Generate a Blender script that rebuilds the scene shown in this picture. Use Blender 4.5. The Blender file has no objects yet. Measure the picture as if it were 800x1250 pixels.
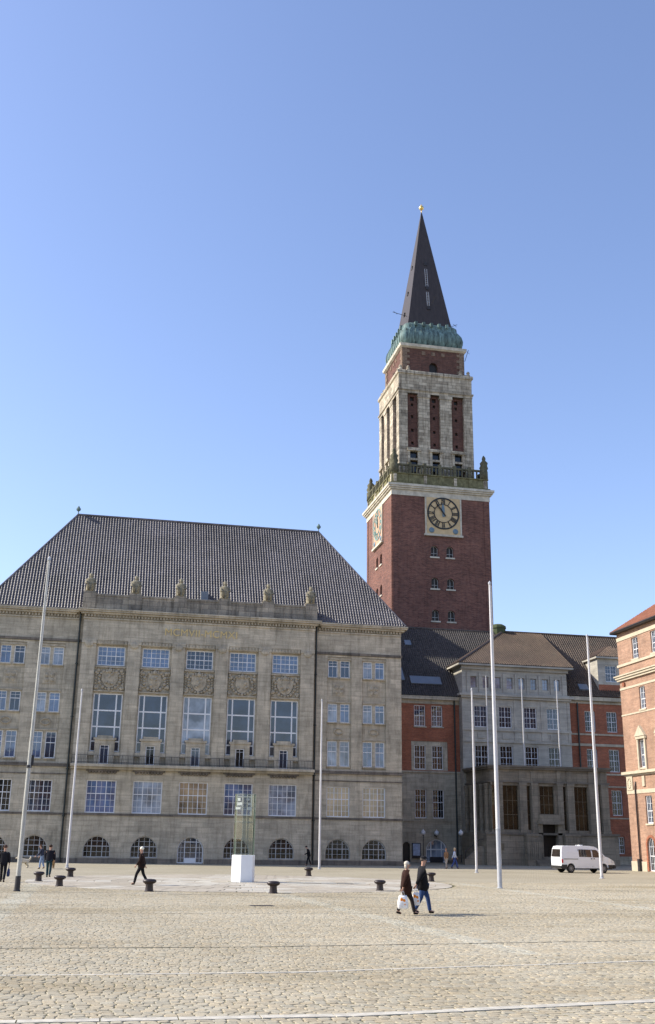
import bpy, bmesh, math, random
from mathutils import Vector, Matrix, Euler
import numpy as np
R = math.radians
rnd = random.Random(7)
sc = bpy.context.scene
col = sc.collection

# ------------------------------------------------------------------ camera, sky, sun, exposure
cam_d = bpy.data.cameras.new('camera'); cam = bpy.data.objects.new('camera', cam_d); col.objects.link(cam)
cam_d.sensor_fit = 'VERTICAL'; cam_d.sensor_height = 36.0
cam_d.lens = 36.0 * 1267.0 / 1250.0
cam_d.clip_start = 0.1; cam_d.clip_end = 6000
def cam_matrix(yaw, pitch, roll):
    a, t, r = R(yaw), R(pitch), R(roll)
    F = Vector((math.cos(a)*math.cos(t), math.sin(a)*math.cos(t), math.sin(t)))
    Rt = Vector((math.sin(a), -math.cos(a), 0)); U = Rt.cross(F)
    R2 = Rt*math.cos(r) + U*math.sin(r); U2 = -Rt*math.sin(r) + U*math.cos(r)
    m = Matrix((R2, U2, -F)).transposed().to_4x4(); m.translation = Vector((0, 0, 2.35)); return m
cam.matrix_world = cam_matrix(78.4, 17.5, 0.845)
sc.camera = cam

SUN_EL = 37.0; SUN_BACK = 15.0            # degrees; the sun stands to the left and a little behind the town hall
sd = Vector((-math.cos(R(SUN_BACK))*math.cos(R(SUN_EL)), math.sin(R(SUN_BACK))*math.cos(R(SUN_EL)), math.sin(R(SUN_EL))))
w = bpy.data.worlds.new('World'); sc.world = w; w.use_nodes = True
nt = w.node_tree; nt.nodes.clear()
sky = nt.nodes.new('ShaderNodeTexSky'); sky.sky_type = 'NISHITA'; sky.sun_disc = False
sky.sun_elevation = R(SUN_EL); sky.sun_rotation = math.atan2(sd.x, sd.y)
sky.altitude = 0; sky.air_density = 1.0; sky.dust_density = 0.9; sky.ozone_density = 1.8
bg = nt.nodes.new('ShaderNodeBackground'); bg.inputs['Strength'].default_value = 0.15
wo = nt.nodes.new('ShaderNodeOutputWorld')
wb = nt.nodes.new('ShaderNodeMix'); wb.data_type = 'RGBA'; wb.blend_type = 'MULTIPLY'; wb.inputs[0].default_value = 1.0; wb.inputs[7].default_value = (1.0, 0.955, 1.05, 1)
nt.links.new(sky.outputs[0], wb.inputs[6]); nt.links.new(wb.outputs[2], bg.inputs[0]); nt.links.new(bg.outputs[0], wo.inputs[0])
sl = bpy.data.lights.new('sun', 'SUN'); sl.energy = 3.9; sl.angle = R(0.53); sl.color = (1.0, 0.935, 0.80)
so = bpy.data.objects.new('sun', sl); col.objects.link(so); so.rotation_euler = sd.to_track_quat('Z', 'Y').to_euler(); so.location = (-60, 40, 80)
vs = sc.view_settings; vs.view_transform = 'Standard'; vs.look = 'None'; vs.gamma = 1.0; vs.exposure = 0.72; vs.use_curve_mapping = False
sc.cycles.max_bounces = 6; sc.cycles.use_denoising = True

# ------------------------------------------------------------------ materials
def N(t, typ, **kw):
    n = t.nodes.new(typ)
    for k, v in kw.items():
        if k.startswith('i_'): n.inputs[k[2:].replace('_', ' ')].default_value = v
        else: setattr(n, k, v)
    return n
def new_mat(name, rough=0.8, spec=0.3):
    m = bpy.data.materials.new(name); m.use_nodes = True; t = m.node_tree
    b = t.nodes['Principled BSDF']; b.inputs['Roughness'].default_value = rough; b.inputs['Specular IOR Level'].default_value = spec
    return m, t, b
def noise(t, vec, scale, detail=4, rough=0.6, stretch=None):
    if stretch:
        mp = N(t, 'ShaderNodeMapping'); mp.inputs['Scale'].default_value = stretch; t.links.new(vec, mp.inputs[0]); vec = mp.outputs[0]
    n = N(t, 'ShaderNodeTexNoise'); n.inputs['Scale'].default_value = scale; n.inputs['Detail'].default_value = detail; n.inputs['Roughness'].default_value = rough
    t.links.new(vec, n.inputs['Vector']); return n.outputs['Fac']
def ramp(t, fac, stops):
    r = N(t, 'ShaderNodeValToRGB'); e = r.color_ramp.elements
    while len(e) < len(stops): e.new(0.5)
    for el, (p, c) in zip(e, stops): el.position = p; el.color = (*c, 1) if len(c) == 3 else c
    t.links.new(fac, r.inputs[0]); return r.outputs[0]
def mix(t, fac, a, b, mode='MIX'):
    m = N(t, 'ShaderNodeMix', data_type='RGBA', blend_type=mode)
    for s, v in ((m.inputs[0], fac), (m.inputs[6], a), (m.inputs[7], b)):
        if hasattr(v, 'is_output'): t.links.new(v, s)
        elif isinstance(v, (int, float)): s.default_value = v
        else: s.default_value = (*v, 1)
    return m.outputs[2]
def bump(t, b, h, strength=0.3, dist=0.02):
    n = N(t, 'ShaderNodeBump'); n.inputs['Strength'].default_value = strength; n.inputs['Distance'].default_value = dist
    t.links.new(h, n.inputs['Height']); t.links.new(n.outputs[0], b.inputs['Normal'])
def wallvec(t):
    """(along the wall, height) taken from the position and from which way the wall faces"""
    tc = N(t, 'ShaderNodeTexCoord'); g = N(t, 'ShaderNodeNewGeometry')
    s = N(t, 'ShaderNodeSeparateXYZ'); t.links.new(tc.outputs['Object'], s.inputs[0])
    sn = N(t, 'ShaderNodeSeparateXYZ'); t.links.new(g.outputs['True Normal'], sn.inputs[0])
    ab = N(t, 'ShaderNodeMath', operation='ABSOLUTE'); t.links.new(sn.outputs[0], ab.inputs[0])
    gt = N(t, 'ShaderNodeMath', operation='GREATER_THAN'); gt.inputs[1].default_value = 0.7; t.links.new(ab.outputs[0], gt.inputs[0])
    mx = N(t, 'ShaderNodeMix', data_type='FLOAT'); t.links.new(gt.outputs[0], mx.inputs[0]); t.links.new(s.outputs[0], mx.inputs[2]); t.links.new(s.outputs[1], mx.inputs[3])
    c = N(t, 'ShaderNodeCombineXYZ'); t.links.new(mx.outputs[0], c.inputs[0]); t.links.new(s.outputs[2], c.inputs[1])
    return c.outputs[0], tc.outputs['Object']
def brickmat(name, c1, c2, mortar, bw, bh, ms, stain=(0.5, 0.5, 0.5), stain_amt=0.4, rough=0.85, big=0.35, streak=0.4, bstr=0.3):
    m, t, b = new_mat(name, rough, 0.2)
    uv, ob = wallvec(t)
    br = N(t, 'ShaderNodeTexBrick'); t.links.new(uv, br.inputs['Vector'])
    br.inputs['Scale'].default_value = 1.0; br.inputs['Brick Width'].default_value = bw; br.inputs['Row Height'].default_value = bh
    br.inputs['Mortar Size'].default_value = ms; br.inputs['Mortar Smooth'].default_value = 0.1; br.inputs['Bias'].default_value = 0.0
    br.inputs['Color1'].default_value = (*c1, 1); br.inputs['Color2'].default_value = (*c2, 1); br.inputs['Mortar'].default_value = (*mortar, 1)
    n1 = noise(t, ob, big, 5, 0.65); v1 = ramp(t, n1, [(0.3, (0.72, 0.72, 0.72)), (0.7, (1.12, 1.1, 1.08))])
    c = mix(t, 1.0, br.outputs['Color'], v1, 'MULTIPLY')
    n2 = noise(t, uv, 1.0, 6, 0.7, (2.2, 0.28, 1)); v2 = ramp(t, n2, [(0.48, (0, 0, 0)), (0.72, (streak, streak, streak))])
    c = mix(t, v2, c, mix(t, 1.0, c, stain, 'MULTIPLY'))
    n5 = noise(t, uv, 1.0, 3, 0.6, (0.5, 4.5, 1)); c = mix(t, 1.0, c, ramp(t, n5, [(0.3, (0.84, 0.84, 0.84)), (0.7, (1.14, 1.14, 1.14))]), 'MULTIPLY')
    n3 = noise(t, ob, 9, 3, 0.7); v3 = ramp(t, n3, [(0.3, (0.85, 0.85, 0.85)), (0.7, (1.1, 1.1, 1.1))])
    c = mix(t, 0.8, c, v3, 'MULTIPLY')
    t.links.new(c, b.inputs['Base Color'])
    ad = N(t, 'ShaderNodeMath', operation='MULTIPLY_ADD'); ad.inputs[1].default_value = -1; t.links.new(br.outputs['Fac'], ad.inputs[0]); t.links.new(n3, ad.inputs[2])
    bump(t, b, ad.outputs[0], bstr, 0.02)
    return m
def plain(name, c, rough=0.6, spec=0.3, var=0.12, scale=3.0, metal=0.0, bstr=0.0, stretch=None):
    m, t, b = new_mat(name, rough, spec); b.inputs['Metallic'].default_value = metal
    tc = N(t, 'ShaderNodeTexCoord')
    n = noise(t, tc.outputs['Object'], scale, 5, 0.65, stretch)
    v = ramp(t, n, [(0.3, (1-var,)*3), (0.7, (1+var,)*3)])
    t.links.new(mix(t, 1.0, c, v, 'MULTIPLY'), b.inputs['Base Color'])
    if bstr: bump(t, b, n, bstr, 0.03)
    return m
def tilemat(name, c, rough, spec, patch=0.35):
    m, t, b = new_mat(name, rough, spec); P = N(t, 'ShaderNodeTexCoord').outputs['Object']
    a1 = ramp(t, noise(t, P, 0.22, 5, 0.7), [(0.32, (1-patch,)*3), (0.68, (1+patch,)*3)])
    a2 = ramp(t, noise(t, P, 3.2, 2, 0.5), [(0.30, (0.6, 0.6, 0.62)), (0.70, (1.5, 1.46, 1.4))])
    cc = mix(t, 1.0, mix(t, 1.0, c, a1, 'MULTIPLY'), a2, 'MULTIPLY')
    cc = mix(t, ramp(t, noise(t, P, 0.6, 6, 0.75, (1, 1, 0.5)), [(0.58, (0, 0, 0)), (0.75, (0.55, 0.55, 0.55))]), cc, (0.13, 0.12, 0.085))
    t.links.new(cc, b.inputs['Base Color']); return m
def glass(name, tint, ior=2.2, wob=0.04):
    m, t, b = new_mat(name, 0.03, 0.5); b.inputs['IOR'].default_value = ior
    tc = N(t, 'ShaderNodeTexCoord'); n = noise(t, tc.outputs['Object'], 0.9, 2, 0.5)
    v = ramp(t, noise(t, tc.outputs['Object'], 0.55, 3, 0.6), [(0.35, (0.4, 0.4, 0.4)), (0.65, (1.5, 1.5, 1.5))])
    t.links.new(mix(t, 1.0, tint, v, 'MULTIPLY'), b.inputs['Base Color'])
    bump(t, b, n, wob, 0.05); return m
STONE = brickmat('ashlar sandstone', (0.56, 0.50, 0.385), (0.44, 0.395, 0.305), (0.38, 0.34, 0.265), 1.05, 0.46, 0.014, (0.55, 0.54, 0.52), 0.5, big=0.45, streak=0.85)
PARA = brickmat('soot stained parapet stone', (0.40, 0.35, 0.27), (0.24, 0.215, 0.175), (0.16, 0.145, 0.12), 1.2, 0.48, 0.015, (0.35, 0.35, 0.35), 0.6, big=0.8, streak=1.0)
STONE2 = brickmat('grey render and stone', (0.52, 0.49, 0.42), (0.44, 0.415, 0.36), (0.38, 0.36, 0.31), 1.1, 0.5, 0.010, (0.68, 0.66, 0.62), 0.4)
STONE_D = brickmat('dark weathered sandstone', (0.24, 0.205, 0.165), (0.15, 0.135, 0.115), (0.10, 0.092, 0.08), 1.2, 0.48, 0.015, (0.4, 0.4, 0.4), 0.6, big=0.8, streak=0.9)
STONE_R = plain('carved sandstone', (0.38, 0.33, 0.245), 0.9, 0.2, 0.35, 2.5, bstr=0.5)
STONE_T = brickmat('tower limestone', (0.60, 0.54, 0.42), (0.34, 0.30, 0.23), (0.14, 0.12, 0.10), 1.4, 0.5, 0.02, (0.30, 0.27, 0.25), 0.8, big=0.6, streak=1.0)
STONE_C = plain('pale cornice stone', (0.52, 0.48, 0.39), 0.8, 0.2, 0.3, 1.2)
MOSSY = plain('mossy tower stone', (0.165, 0.155, 0.085), 0.95, 0.1, 0.55, 1.3, bstr=0.6)
MOSSY_D = plain('soot dark stone', (0.11, 0.105, 0.07), 0.95, 0.1, 0.5, 1.8, bstr=0.6)
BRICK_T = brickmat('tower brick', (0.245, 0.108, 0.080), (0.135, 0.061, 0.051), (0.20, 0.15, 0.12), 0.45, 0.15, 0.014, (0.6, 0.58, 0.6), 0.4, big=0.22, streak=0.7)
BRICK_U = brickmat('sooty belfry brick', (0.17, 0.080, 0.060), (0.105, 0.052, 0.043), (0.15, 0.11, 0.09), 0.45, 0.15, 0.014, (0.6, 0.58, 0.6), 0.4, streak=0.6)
BRICK_W = brickmat('red wing brick', (0.44, 0.135, 0.065), (0.28, 0.085, 0.048), (0.32, 0.21, 0.15), 0.25, 0.083, 0.010, (0.75, 0.7, 0.7), 0.4)
BRICK_R = brickmat('salmon brick', (0.45, 0.25, 0.165), (0.33, 0.175, 0.12), (0.42, 0.34, 0.26), 0.25, 0.083, 0.012, (0.72, 0.70, 0.68), 0.5, streak=0.5)
TRIM_R = plain('cream stone trim', (0.50, 0.435, 0.325), 0.8, 0.2, 0.12, 2.0)
TILE = tilemat('black glazed roof tile', (0.110, 0.100, 0.104), 0.36, 0.6)
TILE_B = tilemat('brown roof tile', (0.082, 0.056, 0.038), 0.5, 0.4)
TILE_R = plain('red roof tile', (0.30, 0.125, 0.075), 0.7, 0.3, 0.2, 1.6)
COPPER = plain('green copper', (0.115, 0.175, 0.165), 0.7, 0.3, 0.85, 0.9, stretch=(2.5, 2.5, 0.35))
SPIRE = plain('dark spire slate', (0.045, 0.036, 0.034), 0.6, 0.35, 0.25, 1.2, stretch=(3, 3, 0.4))
GREENBOX = plain('mossy green copper', (0.07, 0.085, 0.04), 0.8, 0.2, 0.3, 1.0)
GOLD = plain('gilding', (0.85, 0.60, 0.20), 0.28, 0.5, 0.05, 3, metal=0.9)
GOLD_T = plain('worn gilt letters', (0.62, 0.47, 0.20), 0.5, 0.5, 0.15, 3)
WHITE = plain('white window paint', (0.74, 0.75, 0.76), 0.5, 0.3, 0.06, 2)
GREYW = plain('dull grey window paint', (0.48, 0.48, 0.47), 0.6, 0.3, 0.1, 2)
GL_B = glass('window glass', (0.022, 0.036, 0.065), 1.75)
GL_D = glass('dark window glass', (0.010, 0.011, 0.012), 1.5)
GL_C = glass('curtained window glass', (0.25, 0.29, 0.35), 1.7)
GL_S = glass('window glass tinted as mirrored sky', (0.075, 0.12, 0.22), 1.9)  # blue reflection of the sky put into the base colour
GL_W = glass('window glass tinted as mirrored houses', (0.28, 0.20, 0.12), 1.9)  # warm reflection of the houses opposite put into the base colour
IRON = plain('dark iron', (0.030, 0.028, 0.030), 0.55, 0.4, 0.2, 5)
PIPE = plain('dark green drain pipe', (0.028, 0.036, 0.034), 0.5, 0.4, 0.2, 2)
DOORM = plain('dark bronze door', (0.020, 0.016, 0.012), 0.5, 0.4, 0.3, 2)
POLE = plain('white flagpole paint', (0.60, 0.585, 0.58), 0.4, 0.4, 0.06, 1.5)
POLE_G = plain('grey galvanised steel', (0.42, 0.43, 0.45), 0.45, 0.5, 0.12, 4)
POLE_D = plain('weathered grey flagpole', (0.44, 0.43, 0.38), 0.5, 0.4, 0.15, 2)
BOLL = plain('brown cast iron', (0.026, 0.016, 0.015), 0.45, 0.5, 0.4, 6)
LEAD = plain('skylight lead and glass', (0.15, 0.17, 0.20), 0.25, 0.5, 0.1, 1)
SLAB = plain('pale granite slab', (0.46, 0.435, 0.385), 0.8, 0.3, 0.14, 4, bstr=0.2)

# ------------------------------------------------------------------ mesh building
class MB:
    def __init__(s): s.v = []; s.f = []
    def add(s, vs, fs):
        o = len(s.v); s.v += [tuple(p) for p in vs]; s.f += [tuple(i+o for i in f) for f in fs]
    def quad(s, a, b, c, d): s.add([a, b, c, d], [(0, 1, 2, 3)])
    def box(s, x0, x1, y0, y1, z0, z1):
        s.add([(x0,y0,z0),(x1,y0,z0),(x1,y1,z0),(x0,y1,z0),(x0,y0,z1),(x1,y0,z1),(x1,y1,z1),(x0,y1,z1)],
              [(0,3,2,1),(4,5,6,7),(0,1,5,4),(1,2,6,5),(2,3,7,6),(3,0,4,7)])
    def ring(s, rings, cap0=True, cap1=True, loop=True):
        n = len(rings[0]); vs = [p for r in rings for p in r]; fs = []
        for i in range(len(rings)-1):
            for j in range(n if loop else n-1):
                k = (j+1) % n; fs.append((i*n+j, i*n+k, (i+1)*n+k, (i+1)*n+j))
        if cap0: fs.append(tuple(reversed(range(n))))
        if cap1: fs.append(tuple(range((len(rings)-1)*n, len(rings)*n)))
        s.add(vs, fs)
    def lathe(s, c, prof, n=16, ph=0.0):
        s.ring([[(c[0]+r*math.cos(ph+2*math.pi*j/n), c[1]+r*math.sin(ph+2*math.pi*j/n), c[2]+z) for j in range(n)] for r, z in prof])
    def tube(s, pts, rs, n=8):
        pts = [Vector(p) for p in pts]
        if not hasattr(rs, '__len__'): rs = [rs]*len(pts)
        rg = []
        for i, p in enumerate(pts):
            d = (pts[min(i+1, len(pts)-1)] - pts[max(i-1, 0)]).normalized()
            a = d.orthogonal().normalized() if abs(d.z) > 0.9 else d.cross(Vector((0,0,1))).normalized()
            if abs(d.z) > 0.9: a = (Vector((1,0,0)) - d*d.x).normalized()
            b = d.cross(a)
            rg.append([p + (a*math.cos(2*math.pi*j/n) + b*math.sin(2*math.pi*j/n))*rs[i] for j in range(n)])
        s.ring(rg)
    def ball(s, c, r, n=12, m=8, sq=(1,1,1)):
        s.ring([[(c[0]+sq[0]*r*math.sin(math.pi*max(0.02,min(0.98,i/m)))*math.cos(2*math.pi*j/n), c[1]+sq[1]*r*math.sin(math.pi*max(0.02,min(0.98,i/m)))*math.sin(2*math.pi*j/n), c[2]-sq[2]*r*math.cos(math.pi*i/m)) for j in range(n)] for i in range(m+1)])
class Fr:
    """a facade plane: u runs along it, z up, d out of it"""
    def __init__(s, P, U, Nn): s.P = Vector(P); s.U = Vector(U); s.N = Vector(Nn)
    def at(s, u, z, d=0): return s.P + s.U*u + s.N*d + Vector((0,0,z))
    def off(s, d): return Fr(s.P + s.N*d, s.U, s.N)
def fbox(mb, fr, u0, u1, z0, z1, d0, d1):
    P = [fr.at(u, z, d) for d in (d0, d1) for u, z in ((u0,z0),(u1,z0),(u1,z1),(u0,z1))]
    mb.add(P, [(3,2,1,0),(4,5,6,7),(0,1,5,4),(1,2,6,5),(2,3,7,6),(3,0,4,7)])
def prism(mb, fr, poly, d0, d1):
    mb.ring([[fr.at(u, z, d0) for u, z in poly], [fr.at(u, z, d1) for u, z in poly]])
def arch_pts(u0, u1, zs, z1, n=14):
    c = (u0+u1)/2; a = (u1-u0)/2; h = z1-zs
    return [(c - a*math.cos(math.pi*i/n), zs + h*math.sin(math.pi*i/n)) for i in range(n+1)]
def archring(mb, fr, u0, u1, z0, zs, z1, t, d0, d1, n=16):
    a = [(u0, z0)] + arch_pts(u0, u1, zs, z1, n) + [(u1, z0)]
    b = [(u0-t, z0)] + arch_pts(u0-t, u1+t, zs, z1+t, n) + [(u1+t, z0)]
    for i in range(len(a)-1):
        q = [a[i], a[i+1], b[i+1], b[i]]
        P = [fr.at(u, z, d) for d in (d0, d1) for u, z in q]
        mb.add(P, [(4,5,6,7),(0,1,5,4),(2,3,7,6),(3,0,4,7),(1,2,6,5)])
def wall(mb, fr, u0, u1, z0, z1, holes, depth=0.3):
    """holes: (u0,u1,z0,z1[,zs]) with zs = springing height of an arched head"""
    us = sorted({u0, u1, *[x for h in holes for x in h[:2] if u0 <= x <= u1]})
    zs_ = sorted({z0, z1, *[x for h in holes for x in h[2:4] if z0 <= x <= z1]})
    for i in range(len(us)-1):
        for j in range(len(zs_)-1):
            cu, cz = (us[i]+us[i+1])/2, (zs_[j]+zs_[j+1])/2
            if any(h[0] < cu < h[1] and h[2] < cz < h[3] for h in holes): continue
            mb.quad(fr.at(us[i], zs_[j]), fr.at(us[i+1], zs_[j]), fr.at(us[i+1], zs_[j+1]), fr.at(us[i], zs_[j+1]))
    for h in holes:
        a, b, c, d = h[:4]
        if len(h) > 4:
            pts = arch_pts(a, b, h[4], d)
            for k in range(len(pts)-1):
                (p, q), (p2, q2) = pts[k], pts[k+1]
                mb.quad(fr.at(p, q), fr.at(p2, q2), fr.at(p2, d), fr.at(p, d))
            loop = [(a, c)] + pts + [(b, c)]
        else: loop = [(a, c), (a, d), (b, d), (b, c)]
        for k in range(len(loop)):
            p, q = loop[k], loop[(k+1) % len(loop)]
            mb.quad(fr.at(*p), fr.at(*q), fr.at(*q, -depth), fr.at(*p, -depth))
ROOT = {}
def obj(name, mb, mat, parent=None, smooth=False, bevel=0):
    me = bpy.data.meshes.new(name)
    o = bpy.data.objects.new(name, me)
    org = Vector((0,0,0))
    if parent is not None: org = ROOT[parent.name]; o.parent = parent
    me.from_pydata([tuple(Vector(p)-org) for p in mb.v], [], mb.f); me.update()
    bm = bmesh.new(); bm.from_mesh(me); bmesh.ops.remove_doubles(bm, verts=bm.verts, dist=1e-4); bmesh.ops.recalc_face_normals(bm, faces=bm.faces); bm.to_mesh(me); bm.free()
    me.materials.append(mat)
    if smooth:
        for p in me.polygons: p.use_smooth = True
    if smooth == 'auto':
        e = o.modifiers.new('edges', 'EDGE_SPLIT'); e.split_angle = R(40)
    if bevel:
        bv = o.modifiers.new('bevel', 'BEVEL'); bv.width = bevel; bv.segments = 2; bv.limit_method = 'ANGLE'
    col.objects.link(o); ROOT[o.name] = org
    return o
def tag(o, label=None, cat=None, group=None, kind=None):
    if label: o['label'] = label
    if cat: o['category'] = cat
    if group: o['group'] = group
    if kind: o['kind'] = kind
    return o
def thing(name, label, cat, loc, group=None):
    o = bpy.data.objects.new(name, None); col.objects.link(o); o.location = loc; o.empty_display_size = 0.3
    ROOT[o.name] = Vector(loc); return tag(o, label, cat, group)
def copy_tree(o, parent=None):
    c = o.copy(); col.objects.link(c); c.parent = parent; ROOT[c.name] = ROOT[o.name]
    for ch in list(o.children): copy_tree(ch, c)
    return c
def window(par, fr, u0, u1, z0, z1, cols=(0.5,), rows=(0.45,), sub=(2, 2), zs=None, gm=None, d=-0.22, fw=0.09, bw=0.065, thin=0.026, name='window', fm=None, only=None):
    """a window part: painted outer frame and bars; its glass is a sub-part. cols and rows are the heavy bars, sub the light ones"""
    mb = MB(); W_, H_ = u1-u0, z1-z0
    c = (u0+u1)/2; a = (u1-u0)/2
    def top(u): 
        if zs is None: return z1
        k = max(0.0, 1-((u-c)/a)**2); return zs + (z1-zs)*math.sqrt(k)
    def half(z):
        if zs is None or z <= zs: return a
        k = max(0.0, 1-((z-zs)/(z1-zs))**2); return a*math.sqrt(k)
    def vbar(u, w_, z_a=z0, z_b=None, dd=0.05):
        zt = top(u) - 0.01 if z_b is None else min(z_b, top(u)-0.01)
        if zt > z_a: fbox(mb, fr, u-w_/2, u+w_/2, z_a, zt, d+0.005, d+dd)
    def hbar(z, w_, dd=0.045):
        h = half(z); 
        if h > 0.05: fbox(mb, fr, c-h+0.01, c+h-0.01, z-w_/2, z+w_/2, d+0.004, d+dd)
    if zs is None:
        fbox(mb, fr, u0, u0+fw, z0, z1, d, d+0.07); fbox(mb, fr, u1-fw, u1, z0, z1, d, d+0.07)
        fbox(mb, fr, u0+fw, u1-fw, z0, z0+fw, d, d+0.07); fbox(mb, fr, u0+fw, u1-fw, z1-fw, z1, d, d+0.07)
    else:
        archring(mb, fr, u0+fw, u1-fw, z0, zs, z1-fw, fw, d, d+0.07); fbox(mb, fr, u0+fw, u1-fw, z0, z0+fw, d, d+0.068)
    cu = [u0] + [u0+k*W_ for k in cols] + [u1]; rz = [z0] + [z0+k*H_ for k in rows] + [z1]
    for u in cu[1:-1]: vbar(u, bw)
    for z in rz[1:-1]: hbar(z, bw)
    for i in range(len(cu)-1):
        for k in range(1, sub[0]): vbar(cu[i]+(cu[i+1]-cu[i])*k/sub[0], thin, dd=0.03)
    for i in range(len(rz)-1):
        n_ = sub[1] if isinstance(sub[1], int) else sub[1][i]
        for k in range(1, n_): hbar(rz[i]+(rz[i+1]-rz[i])*k/n_, thin, dd=0.028)
    o = obj(name, mb, fm or WHITE, par)
    g = MB()
    loop = [(u0, z0), (u1, z0), (u1, z1), (u0, z1)] if zs is None else [(u0, z0), (u1, z0)] + list(reversed(arch_pts(u0, u1, zs, z1)))
    g.add([fr.at(u, z, d+0.002) for u, z in loop], [tuple(range(len(loop)))])
    obj('pane', g, gm or GL_B, o)
    return o
def tiled(mb, O, u, v, L, V, kl=None, kr=None, p=0.28, c=0.36, h=0.11, step=0.035, cut=None):
    """real pantile courses over a trapezoid: eave origin O, u along the eave, v up the slope; kl, kr = rise of the hip per metre"""
    O, u, v = Vector(O), Vector(u).normalized(), Vector(v).normalized(); n = u.cross(v).normalized()
    if n.z < 0: n = -n
    prof = [(0, 0), (0.16, 0.55), (0.36, 1.0), (0.56, 0.6), (0.70, 0.05)]
    us = []
    k = 0
    while k*p < L:
        for a, b in prof:
            if k*p + a*p < L: us.append((k*p+a*p, b*h))
        k += 1
    us.append((L, 0))
    def vm(x):
        m = V
        if kl: m = min(m, x*kl)
        if kr: m = min(m, (L-x)*kr)
        if cut: m = min(m, cut(x))
        return m
    nv = int(math.ceil(V/c))
    for i in range(len(us)-1):
        (a, ha), (b, hb) = us[i], us[i+1]; ma, mb_ = vm(a), vm(b)
        for j in range(nv):
            v0, v1 = j*c, (j+1)*c
            if v0 >= ma and v0 >= mb_: break
            a0, a1, b0, b1 = min(v0, ma), min(v1, ma), min(v0, mb_), min(v1, mb_)
            P = [O+u*a+v*a0+n*(ha+step), O+u*b+v*b0+n*(hb+step), O+u*b+v*b1+n*hb, O+u*a+v*a1+n*ha]
            mb.add(P, [(0, 1, 2, 3)])
            mb.add([O+u*a+v*a0+n*(ha-0.0), O+u*b+v*b0+n*hb, P[1], P[0]], [(0, 1, 2, 3)])
def roof_obj(name, parts, mat, parent):
    mb = MB()
    for a in parts: tiled(mb, **a)
    me = bpy.data.meshes.new(name); org = ROOT[parent.name]
    vv = np.array([tuple(p) for p in mb.v], dtype=np.float64) - np.array(tuple(org))
    me.from_pydata(vv.tolist(), [], mb.f); me.update(); me.materials.append(mat)
    o = bpy.data.objects.new(name, me); o.parent = parent; col.objects.link(o); ROOT[o.name] = org
    return o

# ------------------------------------------------------------------ ground
def ground_mat(name, c1, c2, joint, sx, sy, ms, moss=True, bs=0.5, tan=(0.40, 0.36, 0.28)):
    m, t, b = new_mat(name, 0.85, 0.25)
    tc = N(t, 'ShaderNodeTexCoord'); P = tc.outputs['Object']
    wn = N(t, 'ShaderNodeTexNoise'); wn.inputs['Scale'].default_value = 1.6; wn.inputs['Detail'].default_value = 3; t.links.new(P, wn.inputs['Vector'])
    sub = N(t, 'ShaderNodeVectorMath', operation='MULTIPLY_ADD'); t.links.new(wn.outputs['Color'], sub.inputs[0]); sub.inputs[1].default_value = (0.10, 0.10, 0); t.links.new(P, sub.inputs[2])
    br = N(t, 'ShaderNodeTexBrick'); t.links.new(sub.outputs[0], br.inputs['Vector']); br.inputs['Scale'].default_value = 1
    br.inputs['Brick Width'].default_value = sx; br.inputs['Row Height'].default_value = sy; br.inputs['Mortar Size'].default_value = ms; br.inputs['Mortar Smooth'].default_value = 0.6
    br.inputs['Color1'].default_value = (*c1, 1); br.inputs['Color2'].default_value = (*c2, 1); br.inputs['Mortar'].default_value = (*joint, 1)
    n1 = noise(t, P, 0.16, 6, 0.7); v1 = ramp(t, n1, [(0.3, (0.86, 0.85, 0.82)), (0.7, (1.1, 1.1, 1.1))])
    c = mix(t, 1.0, br.outputs['Color'], v1, 'MULTIPLY')
    n4 = noise(t, P, 0.5, 5, 0.7, (0.35, 1.3, 1)); c = mix(t, ramp(t, n4, [(0.52, (0, 0, 0)), (0.75, (0.5, 0.5, 0.5))]), c, tan)
    n3 = noise(t, P, 14, 3, 0.7); c = mix(t, 0.7, c, ramp(t, n3, [(0.25, (0.75, 0.75, 0.75)), (0.75, (1.2, 1.2, 1.2))]), 'MULTIPLY')
    t.links.new(c, b.inputs['Base Color'])
    inv = N(t, 'ShaderNodeMath', operation='SUBTRACT'); inv.inputs[0].default_value = 1; t.links.new(br.outputs['Fac'], inv.inputs[1])
    ad = N(t, 'ShaderNodeMath', operation='MULTIPLY_ADD'); ad.inputs[1].default_value = 0.3; t.links.new(n3, ad.inputs[0]); t.links.new(inv.outputs[0], ad.inputs[2])
    bump(t, b, ad.outputs[0], bs, 0.03)
    return m
G_FAR = ground_mat('cobbled square', (0.38, 0.342, 0.255), (0.345, 0.307, 0.23), (0.28, 0.25, 0.18), 0.2, 0.24, 0.02, bs=0.25)
G_JOINT = plain('sandy joints', (0.30, 0.265, 0.20), 0.95, 0.1, 0.35, 2.5)
g = MB(); g.quad((-900, -700, 0), (900, -700, 0), (900, 1200, 0), (-900, 1200, 0))
tag(obj('ground', g, G_FAR), kind='structure')

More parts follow.
